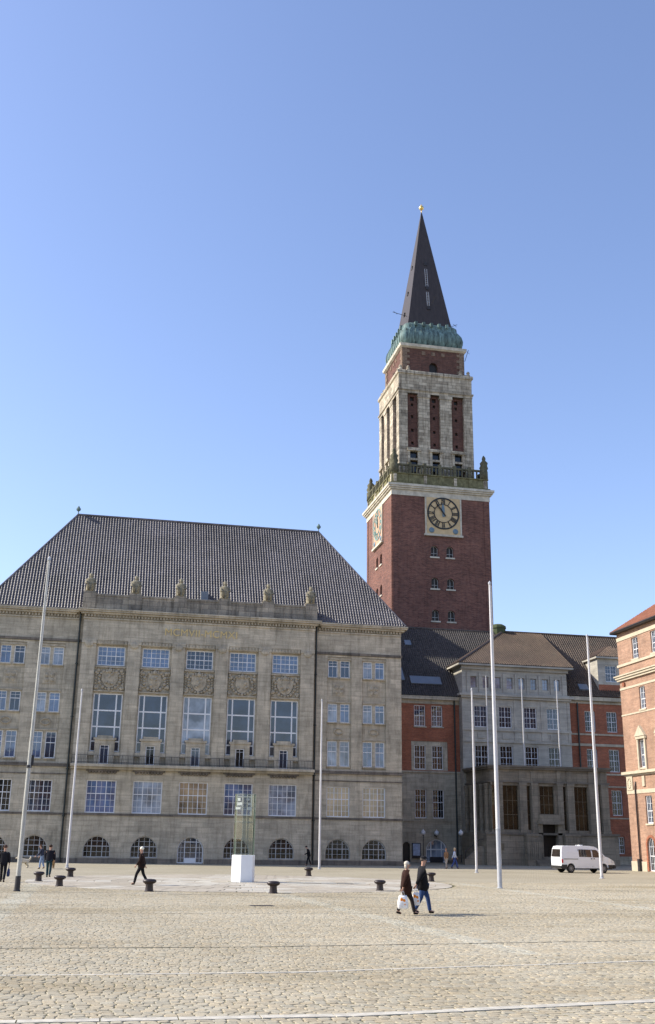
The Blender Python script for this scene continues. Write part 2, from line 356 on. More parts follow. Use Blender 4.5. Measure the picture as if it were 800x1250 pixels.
# setts of the near square: a separate stone for each, pillowed, in slightly wandering rows along X
def lineshift(x, y):
    """the courses and the granite lines bend away from the camera to the right"""
    return 0.165*max(0.0, x-3.6)*max(0.0, min(1.0, (30.0-y)/8.0))
def setts():
    rs = np.random.RandomState(3)
    V = []; F = []; C = []
    y = 8.0; row = 0
    strips_y = [(15.31, 15.56), (20.22, 20.345), (24.93, 25.02), (35.6, 35.7)]
    while y < 62.0:
        rh = rs.uniform(0.145, 0.185)
        bad = any(y+rh > a and y < b for a, b in strips_y)
        if bad:
            nx = min(a for a, b in strips_y if y+rh > a and y < b)
            if nx - y > 0.1: rh = nx - y - 0.004
            else:
                y = max(b for a, b in strips_y if y+rh > a and y < b) + 0.005; continue
        xa = -4.0 - y*0.20 ; xb = 8.0 + y*0.52
        x = xa + rs.uniform(0, 0.2)
        while x < xb:
            sw = rs.uniform(0.14, 0.235)
            if (x-7.9)**2 + (y-60.6)**2 < 11.68**2: x += sw; continue
            pale = abs(x + sw/2 - (10.6 - 0.055*y)) < 0.34 and 22 < y < 47.5 or abs(x + sw/2 - 20.5) < 0.33 and y > 36 or abs(x+3.0) < 0.40 and y > 30
            j = 0.0035; x0, x1 = x+j, x+sw-j; wob = 0.016*math.sin(x*0.9+row*0.3)+0.008*math.sin(x*2.3+row) + lineshift(x, y)
            y0, y1 = y+j+wob, y+rh-j+wob
            zt = 0.027 + rs.uniform(-0.003, 0.003); b = len(V); cc = rs.uniform(0.014, 0.050, 4)
            q = rs.uniform(-0.006, 0.006, 4); tl = rs.uniform(-0.003, 0.003, 2)
            out = [(x0+cc[0], y0+q[0]), (x1-cc[1], y0+q[0]), (x1+q[1], y0+cc[1]), (x1+q[1], y1-cc[2]), (x1-cc[2], y1+q[2]), (x0+cc[3], y1+q[2]), (x0+q[3], y1-cc[3]), (x0+q[3], y0+cc[0])]
            mx, my = (x0+x1)/2, (y0+y1)/2
            for px, py in out: V.append((px, py, 0.0))
            for px, py in out: V.append((px, py, zt-0.006))
            for px, py in out: V.append((mx+(px-mx)*0.80, my+(py-my)*0.88, zt+tl[0]*(px-mx)/0.08+tl[1]*(py-my)/0.1))
            for o1 in (0, 8):
                for k in range(8):
                    k2 = (k+1) % 8; F.append((b+o1+k, b+o1+k2, b+o1+8+k2, b+o1+8+k))
            F.append(tuple(b+16+k for k in range(8)))
            tone = rs.uniform(0.88, 1.09); warm = rs.uniform(-0.03, 0.05)
            if pale: tone *= 1.13; warm -= 0.05
            C += [(tone*(1+warm), tone, tone*(1-warm*1.3), 1)]*24
            x += sw
        y += rh; row += 1
    me = bpy.data.meshes.new('cobblestones'); me.from_pydata(V, [], F); me.update()
    ca = me.color_attributes.new('tone', 'FLOAT_COLOR', 'POINT'); ca.data.foreach_set('color', np.array(C, dtype=np.float32).ravel())
    m, t, b = new_mat('weathered sett', 0.8, 0.3)
    at = N(t, 'ShaderNodeAttribute', attribute_name='tone'); tc = N(t, 'ShaderNodeTexCoord'); P = tc.outputs['Object']
    c = mix(t, 1.0, (0.405, 0.360, 0.265), at.outputs['Color'], 'MULTIPLY')
    c = mix(t, 1.0, c, ramp(t, noise(t, P, 0.16, 6, 0.7), [(0.3, (0.88, 0.86, 0.82)), (0.7, (1.1, 1.1, 1.1))]), 'MULTIPLY')
    c = mix(t, ramp(t, noise(t, P, 0.5, 5, 0.7, (0.35, 1.3, 1)), [(0.52, (0, 0, 0)), (0.75, (0.5, 0.5, 0.5))]), c, (0.36, 0.305, 0.205))
    c = mix(t, 1.0, c, ramp(t, noise(t, P, 0.07, 6, 0.75, (0.5, 1.6, 1)), [(0.36, (0.80, 0.76, 0.68)), (0.5, (1, 1, 1)), (0.66, (1.07, 1.07, 1.08))]), 'MULTIPLY')
    n3 = noise(t, P, 30, 4, 0.7); c = mix(t, 0.8, c, ramp(t, n3, [(0.25, (0.72, 0.72, 0.72)), (0.75, (1.2, 1.2, 1.2))]), 'MULTIPLY')
    t.links.new(c, b.inputs['Base Color']); bump(t, b, n3, 0.4, 0.01)
    me.materials.append(m); o = bpy.data.objects.new('cobblestones', me); col.objects.link(o)
    tag(o, kind='stuff')
    j = MB(); j.add([(-20, 5, 0.016), (45, 5, 0.016), (45, 62.2, 0.016), (-20, 62.2, 0.016)], [(0, 1, 2, 3)])
    tag(obj('joint_sand', j, G_JOINT_M), kind='structure')
G_JOINT_M = ground_mat('sandy mossy joints', (0.13, 0.115, 0.065), (0.09, 0.085, 0.045), (0.10, 0.10, 0.035), 0.7, 0.5, 0.1, bs=0.2, tan=(0.10, 0.13, 0.02))
setts()
SLAB_D = plain('worn granite kerb', (0.50, 0.465, 0.39), 0.85, 0.25, 0.25, 5, bstr=0.3)
# rows of flat granite kerb slabs let into the paving
def slabs(name, pts, wd, z1=0.034, ln=1.0, gap=0.02, mat=None):
    mb = MB()
    for a, b in zip(pts[:-1], pts[1:]):
        a, b = Vector((*a, 0)), Vector((*b, 0)); L = (b-a).length; d = (b-a)/L; s = Vector((-d.y, d.x, 0)); t_ = 0
        while t_ < L - 0.05:
            l = ln*rnd.uniform(0.8, 1.2); e = min(t_+l-gap, L); k = rnd.uniform(-0.008, 0.008); z = z1+rnd.uniform(-0.003, 0.003)
            P = [a+d*t_+s*(k-wd/2), a+d*e+s*(k-wd/2), a+d*e+s*(k+wd/2), a+d*t_+s*(k+wd/2)]
            mb.ring([[p+Vector((0, 0, 0.005)) for p in P], [p+Vector((0, 0, z)) for p in P]], cap0=False); t_ += l
    return tag(obj(name, mb, mat or SLAB), kind='structure')
def course(y, x0, x1): return [(x0, y), (3.6, y)] + [(x, y+lineshift(x, y)) for x in (8, 12, 16, 20, 24, x1) if x <= x1]
slabs('paving_strip', course(15.435, -12, 22), 0.235, z1=0.029, mat=SLAB_D)
slabs('paving_strip', course(20.283, -12, 25), 0.115, z1=0.029, mat=SLAB_D)
slabs('paving_strip', course(24.975, -14, 28), 0.08, z1=0.026, mat=G_JOINT)
slabs('paving_strip', [(-14, 35.65), (35, 35.65)], 0.09, z1=0.026, mat=G_JOINT)
# the round place of pale and dark slabs under the glass column
def plaza():
    pm = {0: plain('pale plaza slab', (0.45, 0.42, 0.355), 0.8, 0.3, 0.16, 0.6), 1: plain('grey plaza slab', (0.40, 0.355, 0.285), 0.8, 0.3, 0.10, 2), 2: plain('dark plaza slab', (0.35, 0.31, 0.245), 0.8, 0.3, 0.10, 2)}
    mbs = {k: MB() for k in pm}; cx, cy = 7.9, 60.6
    r = 0.8; ri = 0
    while r < 11.6:
        n_ = max(10, int(2*math.pi*r/1.25)); 
        for i in range(n_):
            a0, a1 = 2*math.pi*(i+0.5*(ri % 2)+0.02)/n_, 2*math.pi*(i+0.5*(ri % 2)+0.97)/n_
            am = (a0+a1)/2; star = abs(((am/(math.pi/4)) % 1)-0.5)*2
            k = 0 if star > 0.15+0.75*(r/11.6) else (1 if rnd.random() < 0.6 else 2)
            if rnd.random() < 0.12: k = rnd.choice((0, 1, 2))
            ra, rb = r+0.02, min(r+0.9, 11.6)-0.02
            P = [(cx+q*math.cos(a), cy+q*math.sin(a)) for q, a in ((ra, a0), (rb, a0), (rb, (a0+a1)/2), (rb, a1), (ra, a1), (ra, (a0+a1)/2))]
            zt = 0.036+rnd.uniform(-0.002, 0.002)
            mbs[k].ring([[(*p, 0.008) for p in P], [(*p, zt) for p in P]], cap0=False)
        r += 0.9; ri += 1
    for k in pm: tag(obj('plaza_paving', mbs[k], pm[k]), kind='structure')
plaza()

# ------------------------------------------------------------------ town hall
TH = thing('town_hall', 'grey sandstone town hall with steep dark tiled hip roof and five tall central windows', 'town hall', (8.34, 109.5, 0))
CX = 8.34; BAYS = [CX + 4.25*k for k in range(-2, 3)]
C0, C1 = CX-11.35, CX+11.35; W0, W1 = -12.2, 28.9
FC = Fr((0, 101.4, 0), (1, 0, 0), (0, -1, 0)); FW = Fr((0, 102.2, 0), (1, 0, 0), (0, -1, 0))
WB = [22.45, 26.05]; WBL = [2*CX-x for x in WB]
BACK = 117.4
def hall():
    m = MB(); holes = []
    for i, x in enumerate(BAYS):
        holes.append((x-1.35, x+1.35, 4.38, 7.30))
        if i == 2: holes.append((x-1.22, x+1.22, 0.02, 2.42, 1.15))
        else: holes.append((x-1.22, x+1.22, 0.50, 2.36, 1.12))
    wall(m, FC, C0, C1, 0, 8.55, holes, 0.35)
    wall(m, FC, C0, C1, 20.35, 23.0, [], 0)
    RE = FC.off(-0.35)
    for x in BAYS:
        wall(m, RE, x-1.5, x+1.5, 8.55, 20.35, [(x-1.3, x+1.3, 17.98, 19.82), (x-1.36, x+1.36, 9.9, 15.32)], 0.28)
        m.quad(FC.at(x-1.5, 20.35), FC.at(x+1.5, 20.35), RE.at(x+1.5, 20.35), RE.at(x-1.5, 20.35))
    # wings
    for bx in (WB, WBL):
        a, b = (C1, W1) if bx is WB else (W0, C0)
        h = []
        for x in bx:
            h += [(x-1.15, x+1.15, 4.42, 7.25), (x-1.22, x+1.22, 0.50, 2.36, 1.12)]
        wall(m, FW, a, b, 0, 8.55, h, 0.35)
        wall(m, FW, a, b, 8.55, 23.0, [(x-1.25, x+1.25, 8.9, 19.95) for x in bx], 0.2)
        RW = FW.off(-0.2)
        for x in bx:
            hh = []
            for za, zb in ((9.2, 11.65), (13.45, 15.3), (17.9, 19.65)):
                hh += [(x-1.12, x-0.14, za, zb), (x+0.14, x+1.12, za, zb)]
            wall(m, RW, x-1.25, x+1.25, 8.9, 19.95, hh, 0.22)
    for u in (C0, C1): m.quad((u, 101.4, 0), (u, 102.2, 0), (u, 102.2, 23), (u, 101.4, 23))
    m.quad((W0, 102.2, 0), (W0, BACK, 0), (W0, BACK, 23.2), (W0, 102.2, 23.2)); m.quad((W1, 102.2, 0), (W1, BACK, 0), (W1, BACK, 23.2), (W1, 102.2, 23.2))
    m.quad((W0, BACK, 0), (W1, BACK, 0), (W1, BACK, 23.2), (W0, BACK, 23.2))
    obj('wall', m, STONE, TH)
    # plinth step
    p = MB()
    for a, b in ((C0-0.12, BAYS[2]-1.3), (BAYS[2]+1.3, C1+0.12)): fbox(p, FC, a, b, 0, 0.42, 0.003, 0.14)
    fbox(p, FW, W0-0.1, C0-0.121, 0, 0.42, 0.003, 0.14); fbox(p, FW, C1+0.121, W1+0.1, 0, 0.42, 0.003, 0.14)
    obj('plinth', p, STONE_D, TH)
    # arches
    for fr, xs in ((FC, BAYS), (FW, WB+WBL)):
        for x in xs:
            door = fr is FC and abs(x-CX) < 0.1
            a = MB(); archring(a, fr, x-1.22, x+1.22, 0.44 if not door else 0.02, 1.12, 2.38, 0.16, 0.003, 0.07); archring(a, fr, x-1.38, x+1.38, 0.44 if not door else 0.02, 1.12, 2.54, 0.26, 0.003, 0.035)
            obj('window_arch', a, STONE, TH)
            gm = GL_D
            if door:
                o = window(TH, fr, x-1.2, x+1.2, 0.05, 2.40, (0.28, 0.72), (0.80,), (2, (4, 1)), zs=1.15, gm=GL_B, name='entrance_door')
                dd = MB(); fbox(dd, fr, x-0.52, x+0.52, 0.06, 0.5, -0.2, -0.13); obj('door_panel', dd, WHITE, o)
            else: window(TH, fr, x-1.22, x+1.22, 0.50, 2.36, (0.30, 0.70), (0.52,), (2, (2, 2)), zs=1.12, gm=gm, thin=0.03, fw=0.07, fm=GREYW)
    # string courses, balcony slab, dentils, cornices
    s = MB()
    fbox(s, FC, C0-0.02, C1+0.02, 4.16, 4.34, 0.003, 0.10); fbox(s, FW, W0-0.05, C0-0.021, 4.16, 4.34, 0.003, 0.10); fbox(s, FW, C1+0.021, W1+0.05, 4.16, 4.34, 0.003, 0.10)
    fbox(s, FW, W0-0.1, C0-0.021, 8.45, 8.75, 0.003, 0.16); fbox(s, FW, C1+0.021, W1+0.1, 8.45, 8.75, 0.003, 0.16); fbox(s, FW, W0-0.1, C0-0.021, 7.75, 7.85, 0.003, 0.06); fbox(s, FW, C1+0.021, W1+0.1, 7.75, 7.85, 0.003, 0.06)
    fbox(s, FW, W0-0.1, C0-0.021, 20.15, 20.4, 0.003, 0.12); fbox(s, FW, C1+0.021, W1+0.1, 20.15, 20.4, 0.003, 0.12)
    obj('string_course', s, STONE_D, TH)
    b = MB(); fbox(b, FC, C0-0.1, C1+0.1, 8.45, 8.72, 0.004, 0.75); fbox(b, FC, C0-0.05, C1+0.05, 8.25, 8.449, 0.004, 0.45)
    bo = obj('balcony', b, STONE, TH, bevel=0.03)
    for x in BAYS:
        c = MB()
        for k in range(9):
            u = x-1.3+2.6*(k+0.5)/9; c.ball(FC.at(u, 8.02, 0.10), 0.15, 8, 5)
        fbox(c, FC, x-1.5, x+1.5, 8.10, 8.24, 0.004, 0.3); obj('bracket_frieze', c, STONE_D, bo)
    r = MB(); fr = FC.off(0.62)
    for z in (8.86, 9.5): fbox(r, fr, C0, C1, z-0.02, z+0.02, -0.02, 0.02)
    n_ = 150
    for k in range(n_+1):
        u = C0+(C1-C0)*k/n_; wd = 0.03 if k % 15 == 0 else 0.010; fbox(r, fr, u-wd, u+wd, 8.72, 9.48, -wd, wd)
    obj('railing', r, IRON, bo)
    # pilasters between the bays
    us = [C0] + [x+2.125 for x in BAYS[:-1]] + [C1]
    edges = [(C0, BAYS[0]-1.5)] + [(BAYS[i]+1.5, BAYS[i+1]-1.5) for i in range(4)] + [(BAYS[4]+1.5, C1)]
    for a, bb in edges:
        q = MB(); fbox(q, FC, a, bb, 8.55, 20.347, -0.35, 0.0); fbox(q, FC, a+0.003, bb-0.003, 8.72, 9.15, 0.002, 0.06); fbox(q, FC, a-0.03, bb+0.03, 20.0, 20.34, 0.002, 0.09)
        q.ball(FC.at((a+bb)/2, 19.95, 0.05), 0.42, 12, 8, (1, 0.35, 0.8)); obj('pilaster', q, STONE, TH)
    for x in BAYS:
        q = MB(); fbox(q, FC, x-1.46, x+1.46, 19.95, 20.345, -0.34, -0.06)
        for k in range(9): fbox(q, FC, x-1.38+k*0.32, x-1.20+k*0.32, 20.02, 20.30, -0.059, 0.02)
        obj('lintel', q, STONE, TH)
    # carved shields between upper and tall windows
    for i, x in enumerate(BAYS):
        q = MB(); RE = FC.off(-0.35); fbox(q, RE, x-1.42, x+1.42, 15.45, 15.58, 0.003, 0.2); fbox(q, RE, x-1.42, x+1.42, 17.72, 17.88, 0.003, 0.22)
        kx = (0.95, 0.82, 0.9, 0.86, 0.98)[i]
        prism(q, RE, [(x+kx*0.80*a_, 16.65+0.86*b_) for a_, b_ in (((-1, .8), (1, .8), (1, -.1), (.55, -.75), (0, -1), (-.55, -.75), (-1, -.1)), ((-.8, .9), (0, .7), (.8, .9), (1, 0), (.6, -.8), (0, -1), (-.6, -.8), (-1, 0)))[i % 2]], 0.003, 0.16)
        q.ball(RE.at(x, 16.65+0.05*i, 0.12), 0.55+0.05*(i % 3), 16, 8, (0.9*kx, 0.2, 1.0))
        q.ball(RE.at(x, 17.45, 0.15), 0.24, 8, 6); [q.ball(RE.at(x+s_*0.3, 17.35, 0.13), 0.15, 7, 5) for s_ in (-1, 1)]
        for k in range(20):
            a = 2*math.pi*k/20; q.ball(RE.at(x+1.0*math.cos(a), 16.65+0.93*math.sin(a), 0.10), 0.13+0.04*(k % 2), 7, 5)
        for sx in (-1, 1):
            for sz in (-1, 1):
                for k in range(5):
                    a = rnd.uniform(0, 6.28); q.ball(RE.at(x+sx*1.2+0.12*math.cos(a), 16.65+sz*0.72+0.2*math.sin(a), 0.08), rnd.uniform(0.1, 0.19), 7, 5)
            for k in range(6): q.ball(RE.at(x+sx*1.27, 16.0+k*0.25, 0.07), 0.11, 6, 4)
        for k in range(5): q.ball(RE.at(x+rnd.uniform(-.4, .4), 16.65+rnd.uniform(-.5, .5), 0.20), 0.14, 7, 5)
        obj('carved_shield', q, STONE_R, TH)
    # windows of the centre
    fr = FC.off(-0.35)
    for i, x in enumerate(BAYS):
        window(TH, fr, x-1.3, x+1.3, 17.98, 19.82, (1/3, 2/3), (0.5,), (2, 2), d=-0.2, gm=(GL_S, GL_S, GL_B, GL_S, GL_S)[i])
        tw = window(TH, fr, x-1.36, x+1.36, 9.9, 15.32, (0.19, 0.79), (0.175, 0.425, 0.705), (1, 1), d=-0.2, fw=0.10, bw=0.13, gm=GL_B if i != 2 else GL_C)
        # little stone porch of the balcony door standing in the tall window's foot
        q = MB(); fbox(q, fr, x-0.92, x-0.44, 8.72, 10.95, 0.0, 0.32); fbox(q, fr, x+0.44, x+0.92, 8.72, 10.95, 0.0, 0.32); fbox(q, fr, x-0.44, x+0.44, 10.55, 10.95, 0.0, 0.30)
        fbox(q, fr, x-1.05, x+1.05, 10.951, 11.15, 0.0, 0.42); fbox(q, fr, x-0.7, x+0.7, 11.151, 11.35, 0.0, 0.3)
        for sx in (-1, 1): fbox(q, fr, x+sx*1.2-0.27, x+sx*1.2+0.27, 9.5, 9.85, 0.003, 0.3)
        po = obj('balcony_porch', q, STONE, TH)
        window(TH, fr, x-0.43, x+0.43, 8.74, 10.54, (0.5,), (0.82,), (1, 1), d=0.08, gm=GL_D if i % 2 else GL_B, name='balcony_door', bw=0.03)
        gm = (GL_S, GL_C, GL_W, GL_S, GL_C)[i]
        window(TH, FC, x-1.35, x+1.35, 4.38, 7.30, (1/3, 2/3), (0.585,), (2, (3, 2)), gm=gm)
    for fl, xs in ((0, WB), (1, WBL)):
        for i, x in enumerate(xs):
            window(TH, FW, x-1.15, x+1.15, 4.42, 7.25, (1/3, 2/3), (0.585,), (2, (3, 2)), gm=(GL_W if not fl else GL_D if i else GL_B))
            RW = FW.off(-0.2)
            for k, (za, zb) in enumerate(((9.2, 11.65), (13.45, 15.3), (17.9, 19.65))):
                for sx in (-1, 1):
                    a = x-1.12 if sx < 0 else x+0.14
                    window(TH, RW, a, a+0.98, za, zb, (), (0.58 if k == 0 else 0.64,), (2, (1, 2)), d=-0.17, fw=0.08, gm=rnd.choice((GL_S, GL_B, GL_C, GL_S)))
                    q = MB(); fbox(q, RW, a-0.05, a+1.03, za-0.12, za-0.003, 0.0, 0.2); obj('window_sill', q, STONE, TH)
            q = MB()
            fbox(q, RW, x-1.24, x+1.24, 19.66, 19.90, 0.003, 0.14); obj('window_lintel', q, STONE_R, TH); q = MB()
            fbox(q, RW, x-0.62, x+0.62, 16.1, 17.25, 0.003, 0.06)
            for sx in (-1, 1):
                for sz in (-1, 1): q.ball(RW.at(x+sx*0.25, 16.67+sz*0.22, 0.06), 0.22, 8, 6, (1, 0.5, 1))
            obj('square_relief', q, STONE_R, TH); q = MB(); fbox(q, RW, x-1.2, x+1.2, 15.35, 15.5, 0.003, 0.1); obj('window_lintel', q, STONE_R, TH); q = MB()
            for k in range(18):
                a = 2*math.pi*k/18; q.ball(RW.at(x+0.42*math.cos(a), 12.55+0.27*math.sin(a), 0.04), 0.09, 6, 4)
            obj('oval_wreath', q, STONE_R, TH); q = MB(); fbox(q, RW, x-1.2, x+1.2, 11.7, 11.83, 0.003, 0.1); obj('window_lintel', q, STONE_R, TH)
    # dentils and cornice
    for nm, parts in (('centre', ((FC, C0, C1),)), ('wing', ((FW, W0, C0-0.5), (FW, C1+0.5, W1)))):
        for fr, a, b_ in parts:
            q = MB(); dt = MB()
            ea = 0.0 if nm == 'wing' and a == C1+0.5 else 0.0
            L0 = a - (0.55 if (nm == 'centre' or a == W0) else -0.001); L1 = b_ + (0.55 if (nm == 'centre' or b_ == W1) else -0.001)
            fbox(q, fr, a-0.05 if nm == 'centre' else a, b_+0.05 if nm == 'centre' else b_, 22.35, 22.5, 0.003, 0.10)
            fbox(q, fr, L0+0.25, L1-0.25, 22.82, 23.0, 0.003, 0.34)
            fbox(q, fr, L0, L1, 23.001, 23.16, -0.3, 0.56); fbox(q, fr, L0-0.06, L1+0.06, 23.161, 23.3, -0.3, 0.66)
            k = a+0.05
            while k < b_-0.1: fbox(dt, fr, k, k+0.15, 22.56, 22.80, 0.003, 0.22); k += 0.30
            if nm == 'wing': # cornice round the end
                X, s_ = (W0, -1) if a == W0 else (W1, 1); q.box(min(X, X+s_*0.56), max(X, X+s_*0.56), 102.5, BACK+0.3, 23.001, 23.29)
            co = obj('cornice', q, STONE, TH); obj('dentil_band', dt, STONE_R, co)
    # inscription
    tx = bpy.data.curves.new('inscription', 'FONT'); tx.body = 'MCMVII-MCMXI'; tx.size = 1.0; tx.extrude = 0.02; tx.align_x = 'CENTER'; tx.space_character = 1.05
    to = bpy.data.objects.new('inscription', tx); to.parent = TH; to.rotation_euler = (R(90), 0, 0); to.location = Vector((CX, 101.36, 21.12)) - ROOT[TH.name]; tx.materials.append(GOLD_T)
    col.objects.link(to); bpy.context.view_layer.update(); im = bpy.data.meshes.new_from_object(to); io = bpy.data.objects.new('gilt_inscription', im); io.parent = TH; io.rotation_euler = to.rotation_euler; io.location = to.location; col.objects.link(io); bpy.data.objects.remove(to)
    # parapet with pedestals for the figures
    q = MB(); P = [C0+0.35+(C1-C0-0.7)*k/5 for k in range(6)]
    fbox(q, FC, C0+0.1, C1-0.1, 23.3, 24.75, -0.95, -0.35); fbox(q, FC, C0+0.05, C1-0.05, 24.751, 24.95, -1.0, -0.28)
    for u in P: fbox(q, FC, u-0.62, u+0.62, 23.3, 25.05, -1.02, -0.20); fbox(q, FC, u-0.55, u+0.55, 25.051, 25.15, -1.0, -0.25)
    for X in (C0+0.1, C1-0.7): q.box(X, X+0.6, 102.35, 103.6, 23.3, 24.75)
    obj('parapet', q, PARA, TH)
    # unseen block added behind the hip roof, shaped to shade the link roof
    q = MB(); q.box(8, 26, BACK+0.01, 127.5, 0, 33); q.box(2, 25.5, 127.51, 152, 0, 39.2); obj('rear_shadow_block', q, STONE, TH)
    # drain pipes
    for X, yy in ((C0-0.35, 102.0), (C1+0.3, 102.0)):
        q = MB(); q.tube([(X, yy, 0.05), (X, yy, 22.9)], 0.085, 8)
        for z in (4.0, 8.2, 13, 18): q.lathe((X, yy, z), [(0.14, 0), (0.14, 0.12)], 8)
        obj('drain_pipe', q, PIPE, TH)
    # hip roof in pantiles
    zE, yF, yB, zR, yR = 23.32, 101.75, 117.4, 35.1, 109.55
    xa, xb = W0-0.4, W1+0.4; run = yR-yF; ris = zR-zE; V = math.hypot(run, ris); k = V/run
    T = [dict(O=(xa, yF, zE), u=(1, 0, 0), v=(0, run, ris), L=xb-xa, V=V, kl=k, kr=k),
         dict(O=(xb, yB, zE), u=(-1, 0, 0), v=(0, -(yB-yR), ris), L=xb-xa, V=V, kl=k, kr=k, c=1.2, p=0.56),
         dict(O=(xa, yB, zE), u=(0, -1, 0), v=(run, 0, ris), L=yB-yF, V=V, kl=k, kr=k, c=0.8),
         dict(O=(xb, yF, zE), u=(0, 1, 0), v=(-run, 0, ris), L=yB-yF, V=V, kl=k, kr=k, c=0.8)]
    ro = roof_obj('roof', T, TILE, TH)
    q = MB(); r1, r2 = Vector((xa+run, yR, zR+0.06)), Vector((xb-run, yR, zR+0.06))
    q.tube([r1, r2], 0.14, 8)
    for c_, rr in (((xa, yF, zE), r1), ((xa, yB, zE), r1), ((xb, yF, zE), r2), ((xb, yB, zE), r2)): q.tube([Vector(c_)+Vector((0, 0, .05)), rr], 0.11, 8)
    obj('ridge_tile', q, TILE, ro)
    for rr in (r1, r2):
        q = MB(); q.lathe(rr, [(0.05, 0), (0.05, 0.35), (0.22, 0.5), (0.25, 0.65), (0.12, 0.85), (0.03, 1.0)], 10); obj('finial', q, COPPER, ro)
    q = MB(); q.box(W0, W1, 102.4, BACK-0.1, 22.9, 23.0); obj('attic_floor', q, STONE_D, TH)
    # roof fittings seen over the parapet: pale gutter lengths, and a hatch
    for k in range(5):
        u = P[k]+(P[k+1]-P[k])*0.5; q = MB(); q.box(u-1.25+0.2*(k % 2), u+1.05, 102.55, 102.75, 24.98, 25.16); obj('gutter', q, POLE_G, ro)
    q = MB(); q.box(8.2, 8.95, 102.6, 103.4, 24.4, 26.0); obj('roof_hatch', q, LEAD, ro, bevel=0.03)
    return P
PED = hall()

# stone figures on the parapet
def figure(x, y, z, k, label):
    q = MB(); r_ = random.Random(k)
    t = thing('stone_figure', label, 'statue', (x, y, z), 'stone figures on the town hall parapet')
    prof = [(0.50, 0), (0.52, 0.12), (0.44, 0.14), (0.47, 0.45), (0.42, 0.75), (0.40, 1.0), (0.44, 1.15), (0.36, 1.32), (0.16, 1.40), (0.14, 1.46)]
    n = 18
    q.ring([[(x+rr*(1+0.10*math.sin(3*a+k+zz*2)+0.05*math.sin(7*a))*math.cos(a), y+rr*0.85*(1+0.07*math.sin(5*a+k))*math.sin(a), z+zz) for a in [2*math.pi*j/n for j in range(n)]] for rr, zz in prof])
    for sx in (-1, 1):
        q.tube([(x+sx*0.36, y-0.05, z+1.2), (x+sx*0.46, y-0.22, z+0.85), (x+sx*0.18, y-0.42, z+0.72)], [0.13, 0.11, 0.08], 8)
        q.tube([(x+sx*0.2, y-0.2, z+0.7), (x+sx*0.22, y-0.46, z+0.62), (x+sx*0.2, y-0.42, z+0.12)], [0.17, 0.14, 0.11], 8)
    obj('robed_body', q, STONE_F, t, smooth=True)
    h = MB(); h.ball((x, y-0.03, z+1.60), 0.2, 12, 9, (0.95, 1.05, 1.2)); h.ball((x, y-0.23, z+1.58), 0.045, 6, 4); h.ball((x, y+0.02, z+1.74), 0.21, 10, 6, (1, 1, 0.6))
    obj('head', h, STONE_F, t, smooth=True)
STONE_F = plain('lichen grown stone', (0.24, 0.215, 0.155), 0.95, 0.1, 0.5, 3.5, bstr=0.6)
FLAB = ['lichen stained robed stone figure at the left end of the parapet', 'second robed stone figure from the left on the parapet', 'third stone figure from the left, standing beside the small roof hatch',
        'fourth robed stone figure from the left on the parapet', 'fifth robed stone figure from the left on the parapet', 'robed stone figure at the right end of the parapet, nearest the tower']
for i, u in enumerate(PED): figure(u, 101.4+0.62, 25.15, i, FLAB[i])

# ------------------------------------------------------------------ clock tower
TC = (46.45, 149.3)
TW = thing('clock_tower', 'tall red brick clock tower with stone belfry, green copper collar and dark spire', 'tower', (*TC, 0))
def square(c, w_, z, r=0.0, n=1):
    if r == 0: return [(c[0]+sx*w_, c[1]+sy*w_, z) for sx, sy in ((-1,-1),(1,-1),(1,1),(-1,1))]
    out = []
    for q, (sx, sy) in enumerate(((-1,-1),(1,-1),(1,1),(-1,1))):
        for k in range(n+1):
            a = math.pi + q*math.pi/2 + (math.pi/2)*k/n
            out.append((c[0]+sx*(w_-r)+r*math.cos(a), c[1]+sy*(w_-r)+r*math.sin(a), z))
    return out
def faces_of(c, w_):
    return [Fr((c[0], c[1]-w_, 0), (1, 0, 0), (0, -1, 0)), Fr((c[0]-w_, c[1], 0), (0, -1, 0), (-1, 0, 0)),
            Fr((c[0]+w_, c[1], 0), (0, 1, 0), (1, 0, 0)), Fr((c[0], c[1]+w_, 0), (-1, 0, 0), (0, 1, 0))]
def roman(mb, fr, cu, cz, n, ang, r0, r1, d0, d1):
    s = ['I', 'II', 'III', 'IIII', 'V', 'VI', 'VII', 'VIII', 'IX', 'X', 'XI', 'XII'][n-1]
    wd = {'I': 0.17, 'V': 0.34, 'X': 0.34}; tot = sum(wd[c] for c in s); x = -tot/2
    er = Vector((math.sin(ang), math.cos(ang))); et = Vector((math.cos(ang), -math.sin(ang)))
    def bar(x0, x1_, t=0.11):
        P = [er*r0+et*(x0-t/2), er*r0+et*(x0+t/2), er*r1+et*(x1_+t/2), er*r1+et*(x1_-t/2)]
        prism(mb, fr, [(cu+p.x, cz+p.y) for p in P], d0, d1)
    for c in s:
        w_ = wd[c]
        if c == 'I': bar(x+w_/2, x+w_/2)
        elif c == 'V': bar(x+w_/2, x+0.05); bar(x+w_/2, x+w_-0.05, 0.06)
        else: bar(x+0.05, x+w_-0.05); bar(x+w_-0.05, x+0.05, 0.06)
        x += w_
